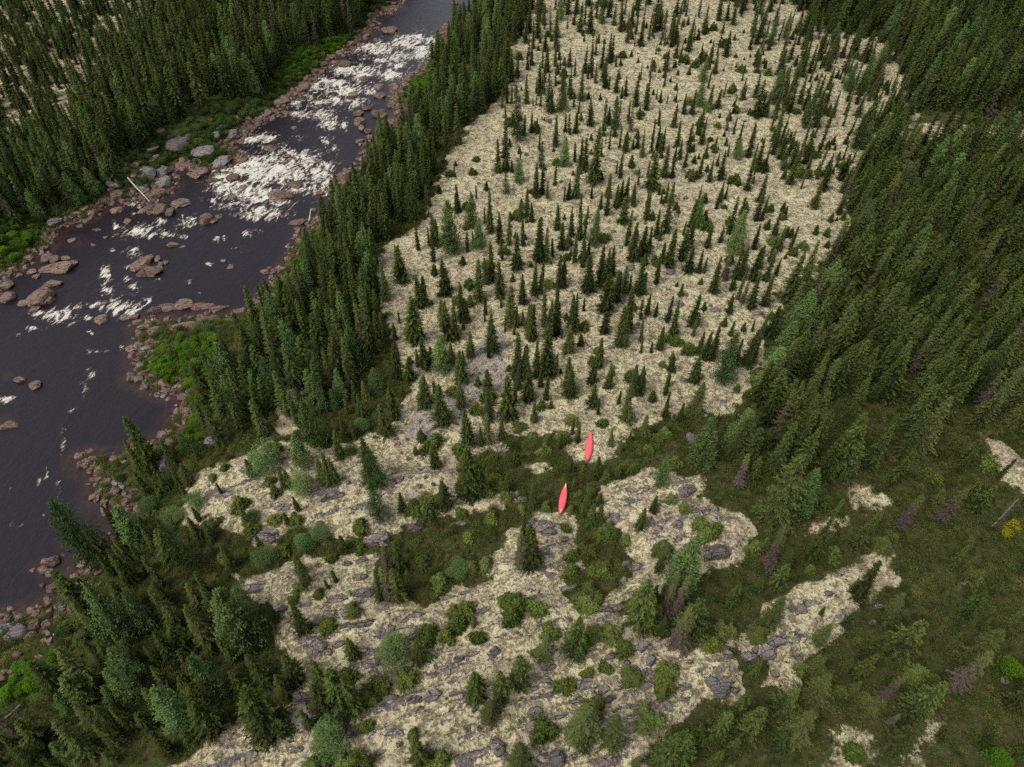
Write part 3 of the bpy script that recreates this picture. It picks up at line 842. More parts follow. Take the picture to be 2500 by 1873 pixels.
               '1320,1480,1330 1700,1020,720,l 1440,1250,990,l 1030,1050,830,l 920,1080,960,l 760,980,680,w 690,1090,890,w 580,1150,1030,l 800,1280,1100,w 700,1450,1230,w 920,1400,1250,w 1060,1280,1110 1170,1280,1170,w 400,1380,1210,w 290,1470,1380,w 540,1500,1400,l 880,1540,1470,w '
               '1920,620,220,l 480,1000,780,w 150,1330,1170,n 720,450,100,w 830,620,450,l 1000,700,560 850,800,600 950,830,640,w 1100,780,600 1320,960,800 1230,1120,990,w 1500,1400,1300,l 130,1420,1330 320,1560,1430,l 450,1590,1510 30,1560,1480 180,1200,1080,d 1780,1010,870 1880,1000,850,w',
    (1200, 0): '200,1090,650,l 440,870,560,l 540,860,530,l 560,1280,1060,l 210,1410,1220,l 110,1490,1340,l 380,1300,1090,l 950,1000,740,l 1600,820,620,l 160,640,390 370,720,480 430,560,340 490,510,350 460,870,680,w 690,780,500 760,970,750,w '
               '860,1050,760,s 900,960,820,w 1000,760,660 1070,1020,770,n 1140,920,820,w 1190,850,570 1110,820,550 960,710,530 1030,740,580 1300,790,690,w 1420,790,700 1480,880,720 1540,880,690,w 1680,830,650 1740,830,680,w 1930,770,600,w 2040,900,610,w '
               '2110,900,700 1400,980,800 1430,1130,930 1610,980,820,w 1620,1110,900 1520,1170,950 1230,1180,930,s 1280,1160,970 1320,1160,970 1160,1210,990 1030,1170,1010,w 1120,1140,1010 1090,1150,1040 880,1110,1050,s 720,1320,1060 790,1410,980 '
               '690,1300,1060 650,1530,1250 760,1530,1390 590,1540,1380 390,1500,1250 430,1530,1390 340,1520,1260 490,1130,880 570,1020,880 600,1040,880,s 650,1030,870 350,1030,910 310,1030,870,s 250,1040,880 50,1330,1070 110,1310,930 160,1330,1230 900,1520,1340 '
               '990,1570,1380 1030,1560,1360 1090,1560,1400 990,1370,1160 1075,1290,1200,m 1230,1460,1160,w 1330,1370,1120 1410,1240,1120 1400,1360,1310,b 1450,1230,1080 1490,1290,1160 1560,1260,1200,m 1600,1360,1180 1650,1220,1080 1720,1180,1050,w 1680,1400,1220 '
               '1760,1390,1160,w 1740,1280,1180 1880,1200,930 1980,1210,960 1890,1230,1070,l 2050,1320,1060 2100,1330,1130 2170,1190,940 1970,1470,1210 2070,1560,1350 1760,1560,1400 1800,1540,1390 1380,1580,1400 1340,1560,1400 1810,1010,840,n 1740,980,920,b 270,800,580 '
               '80,830,690,s 120,800,600,s 155,800,660,s 320,820,740,s 345,810,730,s 530,540,450,s 570,560,480,s 640,590,450,s 200,600,420 280,540,400 30,680,480 610,760,520 720,560,350 760,560,360 850,530,340 910,480,250,w 800,640,480 870,680,520',
    (1800, 0): '280,800,540,l 960,700,400,l 850,700,480,l 960,1060,760,l 1240,1000,790,l 900,1150,880,l 150,560,350,w 40,760,580,w 130,900,610,w 180,900,700 230,1330,1060 280,1130,830 330,1120,870 400,870,640,w 520,980,560 600,980,780,w 850,780,620 920,800,600 '
               '1060,770,620 1150,730,600 1230,800,470 1370,840,560,w 1530,800,500,w 1620,830,590,l 740,870,700 480,800,570 560,560,340 700,480,280 400,1420,1210,w 460,1280,1080 540,1330,1180 350,1290,1140,l 680,1350,1180,w 800,1390,1180,w 1080,1240,900 1320,1190,950,l '
               '1500,1250,1020,w 1560,1230,900 1640,1060,910 1440,1220,1080 1700,1020,900 880,1420,1160 1050,1500,1200,w 1250,1480,1250,l 1480,1560,1260,l',
}
TKIND = {'': 'spruce', 'w': 'wide', 's': 'slim', 'm': 'small', 'l': 'larch', 'r': 'round', 'b': 'bush', 'd': 'dead', 'n': 'brown', 'a': 'leafy', 'y': 'gold'}

trees = []      # u, v, x, y, z, height, kind, listed
rows, seen = [], []
for (ox, oy), s in TREES.items():
    for w in s.split():
        q = w.split(',')
        k = q.pop() if q[-1].isalpha() else ''
        u, v, tv = ox + float(q[0]) * Z, oy + float(q[1]) * Z, oy + float(q[2]) * Z
        if any(abs(u - a) < 9 and abs(v - b) < 9 and o != (ox, oy) for a, b, o in seen):
            continue
        seen.append((u, v, (ox, oy)))
        rows.append((u, v, tv, TKIND[k]))
ru, rv, rt = (np.array([r[i] for r in rows]) for i in range(3))
gx, gy, gz = ground_at(ru, rv)
for i, r in enumerate(rows):
    lo, hi = .3, 22.0
    for _ in range(30):
        m = .5 * (lo + hi)
        _, tv = project(gx[i], gy[i], gz[i] + m)
        lo, hi = (m, hi) if tv > r[2] else (lo, m)
    h = m
    k = r[3]
    if k == 'bush':
        h = min(max(h * .66, .5), 2.0)
    if k in ('leafy', 'gold'):
        h = min(h, 2.2)
    if k == 'round':
        h = min(h, 4.2)
    trees.append(dict(u=r[0], v=r[1], x=gx[i], y=gy[i], z=gz[i], h=h, k=k, listed=True))

# dense stands, filled by spacing (outline, trees per square metre, height range, share of larch, share of brown)
STANDS = [
    ([(1050, -10), (1165, -10), (1110, 110), (1090, 200), (1010, 280), (950, 380), (910, 480), (825, 540), (812, 640), (822, 740), (800, 850), (690, 915), (590, 940), (400, 985), (335, 960),
      (390, 900), (450, 820), (545, 700), (605, 580), (690, 480), (790, 340), (905, 225), (955, 60)], .115, (6.0, 10.5), .20, .03),
    ([(190, 1130), (330, 1140), (470, 1245), (585, 1335), (595, 1400), (640, 1470), (500, 1560), (260, 1760), (-260, 1760), (-160, 1580), (60, 1570), (150, 1500), (190, 1330), (230, 1250)], .085, (4.5, 8.5), .26, .05),
    ([(1640, 800), (1690, 640), (1760, 600), (1820, 520), (1850, 400), (1890, 310), (2500, 330), (2600, 900), (2212, 940), (2090, 930), (1950, 1000), (1740, 1050), (1570, 1000), (1600, 890)], .135, (6.0, 11.5), .05, .05),
    ([(1740, 1060), (1950, 1005), (2100, 935), (2600, 980), (2600, 1760), (1400, 1760), (1430, 1600), (1490, 1545), (1600, 1500), (1690, 1470), (1940, 1270), (1950, 1190), (1650, 1180)], .050, (2.0, 5.5), .02, .06),
    ([(1700, -10), (2500, -10), (2600, 270), (2212, 265), (2000, 235), (1965, 160), (1900, 80), (1760, 60)], .12, (7.5, 13), .09, .05),
    ([(1830, 300), (1900, 250), (1990, 245), (1880, 330)], .10, (5, 8), .05, .05),
    ([(1165, -10), (1700, -10), (1760, 60), (1900, 80), (1960, 160), (1980, 240), (1800, 100), (1500, 110), (1130, 110)], .055, (5.0, 8.5), .02, .06),
    ([(1130, 110), (1500, 110), (1800, 100), (1980, 240), (1860, 330), (1400, 180), (1080, 210)], .028, (4.0, 7.0), .02, .05),
    ([(1700, 60), (1900, 80), (1960, 160), (1990, 250), (1870, 310), (1840, 420), (1800, 540), (1720, 600), (1650, 560), (1700, 400), (1640, 250)], .055, (4.0, 8.0), .03, .06),
    ([(-500, -10), (820, -10), (760, 60), (640, 125), (540, 190), (410, 240), (340, 290), (200, 370), (180, 300), (300, 120), (430, -10)], .12, (7.5, 12.5), .05, .07),
    ([(-500, -10), (430, -10), (300, 120), (180, 300), (200, 370), (90, 440), (0, 500), (-500, 600)], .085, (5, 8.5), .06, .06),
    ([(60, 300), (330, 265), (400, 250), (330, 300), (250, 370), (120, 430), (0, 480), (-100, 520), (-100, 330)], .15, (4.5, 9.0), .28, .06),
    ([(340, 290), (420, 240), (560, 190), (650, 125), (600, 130), (480, 190), (330, 260)], .12, (8, 12.5), .05, .1),
    ([(-700, -160), (2900, -160), (2700, -10), (-500, -10)], .06, (6, 10), .06, .05),
]
rstand = np.random.default_rng(5)
placed = {}


def near(x, y, d):
    ci, cj = int(x // 2), int(y // 2)
    for i in (-1, 0, 1):
        for j in (-1, 0, 1):
            for (a, b) in placed.get((ci + i, cj + j), ()):
                if (a - x) ** 2 + (b - y) ** 2 < d * d:
                    return True
    return False


def mark(x, y):
    placed.setdefault((int(x // 2), int(y // 2)), []).append((x, y))


for t in trees:
    if t['k'] != 'bush':
        mark(t['x'], t['y'])
KEEP_CLEAR = [(1438, 1095), (1374, 1225)]
for pts, dens, (h0, h1), lar, brn in STANDS:
    P = Poly(pts, 0, F)
    lo, hi = P.p.min(0), P.p.max(0)
    area = (hi[0] - lo[0]) * (hi[1] - lo[1])
    n = int(area * dens * 1.5)
    x, y = rstand.uniform(lo[0], hi[0], n), rstand.uniform(lo[1], hi[1], n)
    inside = P.sd(x, y) > 0
    x, y = x[inside], y[inside]
    tt = terrain(x, y)
    clump = fbm(x * .07, y * .07, 91, 3)
    for i in range(len(x)):
        u, v = project(x[i], y[i], tt['z'][i])
        if tt['sdr'][i] < 3.0 or abs(x[i]) > 60 + .64 * y[i] or tt['lush'][i] > .5:
            continue
        if dens < .06 and rstand.random() > .35 + 1.3 * (clump[i] - .3):
            continue
        if near(x[i], y[i], .62 / math.sqrt(dens + .02) * .72):
            continue
        mark(x[i], y[i])
        q = rstand.random()
        k = 'larch' if q < lar else 'brown' if q < lar + brn else ('spruce', 'spruce', 'wide', 'wide', 'wide', 'slim')[int(rstand.integers(0, 6))] if dens > .06 else ('spruce', 'wide', 'small', 'slim', 'wide')[int(rstand.integers(0, 5))]
        h = h0 + (h1 - h0) * rstand.beta(2, 2)
        if k == 'small':
            h = rstand.uniform(1.2, 2.6)
        trees.append(dict(u=float(u), v=float(v), x=x[i], y=y[i], z=tt['z'][i], h=h, k=k, listed=False))
P = Poly([(1160, 60), (1800, 60), (1950, 240), (1800, 560), (1640, 760), (1600, 900), (1200, 930), (960, 1000), (850, 900), (840, 600), (1000, 330)], 0, F)
n = 800
x, y = rstand.uniform(P.p[:, 0].min(), P.p[:, 0].max(), n), rstand.uniform(P.p[:, 1].min(), P.p[:, 1].max(), n)
m = P.sd(x, y) > 0
x, y = x[m], y[m]
zz = terrain(x, y)['z']
for i in range(len(x)):
    if near(x[i], y[i], .8):
        continue
    u, v = project(x[i], y[i], zz[i])
    if 1415 < u < 1460 and v > 1020:
        continue
    k = ('small', 'small', 'small', 'slim', 'slim', 'bush')[int(rstand.integers(0, 6))]
    trees.append(dict(u=float(u), v=float(v), x=x[i], y=y[i], z=zz[i], h=rstand.uniform(.7, 2.2) if k != 'slim' else rstand.uniform(2.5, 5), k=k, listed=False))
print('trees', len(trees))


# ------------------------------------------------------------------ building things
NAMES = {'spruce': ('spruce_tree', 'spruce'), 'wide': ('spruce_tree', 'spruce'), 'slim': ('spruce_tree', 'spruce'), 'small': ('spruce_tree', 'spruce'), 'larch': ('larch_tree', 'larch'),
         'round': ('larch_tree', 'larch'), 'bush': ('dwarf_spruce', 'shrub'), 'leafy': ('alder_bush', 'shrub'), 'gold': ('yellow_shrub', 'shrub'), 'dead': ('dead_tree', 'dead tree'), 'brown': ('dying_spruce', 'dead tree')}
PART = {'spruce_tree': ('trunk', 'crown'), 'larch_tree': ('trunk', 'crown'), 'dwarf_spruce': ('stem', 'crown'), 'alder_bush': ('stem', 'crown'), 'yellow_shrub': ('stem', 'crown'), 'dead_tree': ('trunk', 'branches'), 'dying_spruce': ('trunk', 'crown')}
labelled = []       # things that get their label once everything stands
R2 = random.Random(77)


def tree_size(t):
    h0, r0, _, _ = KINDS[t['k']][t['var']]
    s = t['h'] / h0
    return s * t['fat'], s


for t in trees:
    t['var'] = R2.randrange(len(KINDS[t['k']]))
    t['fat'] = R2.uniform(.85, 1.18) if t['k'] not in ('bush', 'round') else R2.uniform(.9, 1.25)
    h0 = KINDS[t['k']][0][0]
    # tall trees are proportionally slimmer, short ones stouter
    t['fat'] *= (h0 / t['h']) ** .22
    t['rot'] = R2.uniform(0, 6.28)
    d = math.sqrt(t['x'] ** 2 + t['y'] ** 2 + CAM_H ** 2)
    t['score'] = t['h'] / d * (1.35 if t['listed'] else 1.0) * (1 if -20 < t['u'] < 2520 and 0 < t['v'] < 1890 else 0)


def add_tree(t):
    nm, cat = NAMES[t['k']]
    o = link(bpy.data.objects.new(nm, None))
    o.empty_display_size = .3
    o.location = (t['x'], t['y'], t['z'])
    sx, sz = tree_size(t)
    o.scale = (sx, sx, sz)
    o.rotation_euler = (R2.uniform(-.03, .03), R2.uniform(-.03, .03), t['rot'])
    _, _, crown, trunk = KINDS[t['k']][t['var']]
    a = link(bpy.data.objects.new(PART[nm][0], trunk), o)
    b = link(bpy.data.objects.new(PART[nm][1], crown), o)
    o['category'] = cat
    labelled.append(dict(o=o, u=t['u'], v=t['v'], size=t['h'], w=t['h'] * sx / sz, fam=nm, k=t['k']))
    return o


def scatter(name, pts, rots, scls, ids, protos, label):
    """what nobody could count, as one object: copies of the given shapes on points"""
    me = bpy.data.meshes.new(name)
    n = len(pts)
    me.vertices.add(n)
    me.vertices.foreach_set('co', np.asarray(pts, np.float32).ravel())
    for nm, typ, data in (('rot', 'FLOAT_VECTOR', rots), ('scl', 'FLOAT_VECTOR', scls)):
        me.attributes.new(nm, typ, 'POINT').data.foreach_set('vector', np.asarray(data, np.float32).ravel())
    me.attributes.new('pick', 'INT', 'POINT').data.foreach_set('value', np.asarray(ids, np.int32))
    o = link(bpy.data.objects.new(name, me))
    g = bpy.data.node_groups.new(name, 'GeometryNodeTree')
    g.interface.new_socket('Geometry', in_out='INPUT', socket_type='NodeSocketGeometry')
    g.interface.new_socket('Geometry', in_out='OUTPUT', socket_type='NodeSocketGeometry')
    N, L = g.nodes, g.links
    gi, go = N.new('NodeGroupInput'), N.new('NodeGroupOutput')
    join = N.new('GeometryNodeJoinGeometry')
    for p in reversed(protos):
        po = bpy.data.objects.new(name + '_shape', p)
        oi = N.new('GeometryNodeObjectInfo')
        oi.inputs['Object'].default_value = po
        oi.inputs['As Instance'].default_value = True
        L.new(oi.outputs['Geometry'], join.inputs[0])
    iop = N.new('GeometryNodeInstanceOnPoints')
    iop.inputs['Pick Instance'].default_value = True

    def att(nm, typ):
        a = N.new('GeometryNodeInputNamedAttribute')
        a.data_type = typ
        a.inputs['Name'].default_value = nm
        return [s for s in a.outputs if s.enabled and s.name == 'Attribute'][0]
    e = N.new('FunctionNodeEulerToRotation')
    L.new(att('rot', 'FLOAT_VECTOR'), e.inputs[0])
    L.new(gi.outputs[0], iop.inputs['Points'])
    L.new(join.outputs[0], iop.inputs['Instance'])
    L.new(att('pick', 'INT'), iop.inputs['Instance Index'])
    L.new(e.outputs[0], iop.inputs['Rotation'])
    L.new(att('scl', 'FLOAT_VECTOR'), iop.inputs['Scale'])
    L.new(iop.outputs[0], go.inputs[0])
    md = o.modifiers.new('scatter', 'NODES')
    md.node_group = g
    o['kind'] = 'stuff'
    o['label'] = label
    o['category'] = 'vegetation' if 'stone' not in name else 'stones'
    return o


def whole(crown, trunk):
    """crown and trunk as one shape, for the copies in a stand"""
    bm = bmesh.new()
    bm.from_mesh(crown)
    nf = len(bm.faces)
    bm.from_mesh(trunk)
    bm.faces.ensure_lookup_table()
    for f in bm.faces[nf:]:
        f.material_index = 1
    me = bpy.data.meshes.new(crown.name + '_whole')
    bm.to_mesh(me)
    bm.free()
    me.materials.append(crown.materials[0])
    me.materials.append(trunk.materials[0])
    return me


fam = {}
for t in trees:
    fam.setdefault(NAMES[t['k']][0], []).append(t)
rest = []
LIMIT = {'spruce_tree': 300, 'larch_tree': 150, 'dwarf_spruce': 260, 'dead_tree': 20, 'dying_spruce': 60}
for nm, ts in fam.items():
    ts.sort(key=lambda t: -t['score'])
    for i, t in enumerate(ts):
        if i < LIMIT.get(nm, 300) and t['score'] > 0:
            add_tree(t)
        else:
            rest.append(t)


def scatter_trees(name, ts, label):
    if not ts:
        return
    order, protos = {}, []
    pts, rots, scl, ids = [], [], [], []
    for t in ts:
        key = (t['k'], t['var'])
        if key not in order:
            order[key] = len(protos)
            c = KINDS[t['k']][t['var']]
            protos.append(whole(c[2], c[3]))
        sx, sz = tree_size(t)
        pts.append((t['x'], t['y'], t['z']))
        rots.append((R2.uniform(-.03, .03), R2.uniform(-.03, .03), t['rot']))
        scl.append((sx, sx, sz))
        ids.append(order[key])
    return scatter(name, pts, rots, scl, ids, protos, label)


scatter_trees('spruce_forest', rest, 'dense dark spruce forest and far open woodland around the river')
print('individual', len(labelled), 'rest', len(rest))

# ------------------------------------------------------------------ undergrowth
def frustum_points(n, seed):
    g = np.random.default_rng(seed)
    y = np.sqrt(g.uniform(14 ** 2, 245 ** 2, n))
    x = g.uniform(-1, 1, n) * (50 + .55 * y)
    return x, y, g


def spread(name, n, seed, prob, protos, size, label, flat=(.8, 1.2)):
    x, y, g = frustum_points(n, seed)
    t = terrain(x, y)
    m = (g.random(n) < prob(x, y, t)) & (t['sdr'] > .4)
    for cu, cv in KEEP_CLEAR:
        qx, qy = ray_plane(cu, cv, .5)
        m &= (((x - qx) / 1.3) ** 2 + ((y - qy) / 3.4) ** 2) > 1
    x, y, z = x[m], y[m], t['z'][m]
    k = len(x)
    s = g.uniform(size[0], size[1], k)
    pts = np.stack([x, y, z - .02], 1)
    rots = np.stack([g.uniform(-.1, .1, k), g.uniform(-.1, .1, k), g.uniform(0, 6.28, k)], 1)
    scl = np.stack([s, s * g.uniform(.8, 1.2, k), s * g.uniform(*flat, k)], 1)
    print(name, k)
    return scatter(name, pts, rots, scl, g.integers(0, len(protos), k), protos, label)


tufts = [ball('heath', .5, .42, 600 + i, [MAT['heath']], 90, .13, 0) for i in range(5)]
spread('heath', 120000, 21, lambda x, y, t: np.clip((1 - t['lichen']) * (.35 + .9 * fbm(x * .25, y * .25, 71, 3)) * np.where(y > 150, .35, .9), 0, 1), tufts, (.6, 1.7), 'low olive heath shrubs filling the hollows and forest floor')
x_near = lambda x, y, t: np.where(y < 125, np.clip((1 - t['lichen']) * (.45 + .9 * fbm(x * .18, y * .18, 72, 3)), 0, 1), 0)
spread('low_shrubs', 150000, 27, x_near, [ball('low_shrub', .5, .55, 680 + i, [MAT['heath']], 110, .12, 0) for i in range(5)], (.5, 1.5), 'dense knee high green shrubs over the near hollows')
mini = [ball('crowberry', .35, .2, 620 + i, [MAT['heath']], 40, .11, 0) for i in range(4)]
spread('crowberry_tufts', 60000, 22, lambda x, y, t: np.clip(t['lichen'] * sstep(.5, .7, fbm(x * .3, y * .3, 73, 3)) * .55 + .05 * t['lichen'], 0, 1), mini, (.45, 1.25), 'small dark crowberry tufts dotted over the pale lichen')
moss = [ball('red_moss', .5, .2, 640 + i, [MAT['rust']], 60, .11, 0) for i in range(2)]
spread('red_moss_patch', 9000, 23, lambda x, y, t: np.where(y < 110, .5 * sstep(.66, .72, fbm(x * .2, y * .2, 75, 3)), 0), moss, (.6, 1.6), 'rusty red moss cushions between lichen and heath')
leafy = [k[2] for k in KINDS['leafy']]


def alder_prob(x, y, t):
    left = (x < -40) & (project(x, y, t['z'])[1] < 620) & (project(x, y, t['z'])[0] < 1000 - .9 * project(x, y, t['z'])[1])
    band = sstep(1.5, 3.0, t['sdr']) * (1 - sstep(6, 11, t['sdr']))
    return np.clip(t['lush'] * sstep(1.2, 2.5, t['sdr']), 0, 1) * .8


def willow_prob(x, y, t):
    u, v = project(x, y, t['z'])
    left = (v < 640) & (u < 1000 - .9 * v)
    band = sstep(2.0, 3.5, t['sdr']) * (1 - sstep(6, 13, t['sdr']))
    return np.clip(.75 * band * left + .12 * band, 0, 1) * .7


spread('alder_thicket', 90000, 24, alder_prob, leafy, (.28, .62), 'bright green alder and willow thicket along the river banks')
spread('willow_thicket', 90000, 26, willow_prob, [ball('willow', 1.4, 2.2, 670 + i, [MAT['willow']], 1100, .17, .2) for i in range(3)], (.25, .7), 'dull green willow thicket behind the left bank boulders')
spread('understorey', 60000, 25, lambda x, y, t: np.clip((1 - t['lichen']) * sstep(.52, .66, fbm(x * .12, y * .12, 81, 3)) * .35, 0, 1) * (t['sdr'] > 5), [ball('understorey', .9, .8, 660 + i, [MAT['heath']], 320, .15, 0) for i in range(3)],
       (.5, 1.3), 'knee high dark green understorey beneath the spruces')


# ------------------------------------------------------------------ rocks
def rock_mesh(name, seed, mat, cuts=9, rough=.10, sub=3):
    R = random.Random(seed)
    bm = bmesh.new()
    bmesh.ops.create_icosphere(bm, subdivisions=sub, radius=1.0)
    pl = []
    for _ in range(cuts):
        d = Vector((R.gauss(0, 1), R.gauss(0, 1), R.gauss(0, .8))).normalized()
        pl.append((d, R.uniform(.5, .86)))
    pl.append((Vector((R.uniform(-.25, .25), R.uniform(-.25, .25), 1)).normalized(), R.uniform(.5, .75)))
    off = Vector((R.uniform(0, 50), R.uniform(0, 50), R.uniform(0, 50)))
    for v in bm.verts:
        for d, k in pl:
            e = v.co.dot(d) - k
            if e > 0:
                v.co -= d * e
        v.co *= 1 + rough * mnoise.noise(v.co * 1.7 + off) + rough * .5 * mnoise.noise(v.co * 4.2 + off)
    me = bpy.data.meshes.new(name)
    bm.to_mesh(me)
    bm.free()
    me.materials.append(mat)
    me.polygons.foreach_set('use_smooth', np.full(len(me.polygons), True))
    try:
        me.set_sharp_from_angle(angle=math.radians(24))
    except Exception:
        pass
    return me


RM = {k: [rock_mesh(nm, 700 + 20 * j + i, MAT[k], cuts=(9, 12, 14, 10, 16, 11)[i], rough=.16 if k == 'pur' else .10) for i in range(6)] for j, (k, nm) in enumerate((('red', 'river_rock'), ('gry', 'grey_rock'), ('pur', 'bedrock_rock')))}
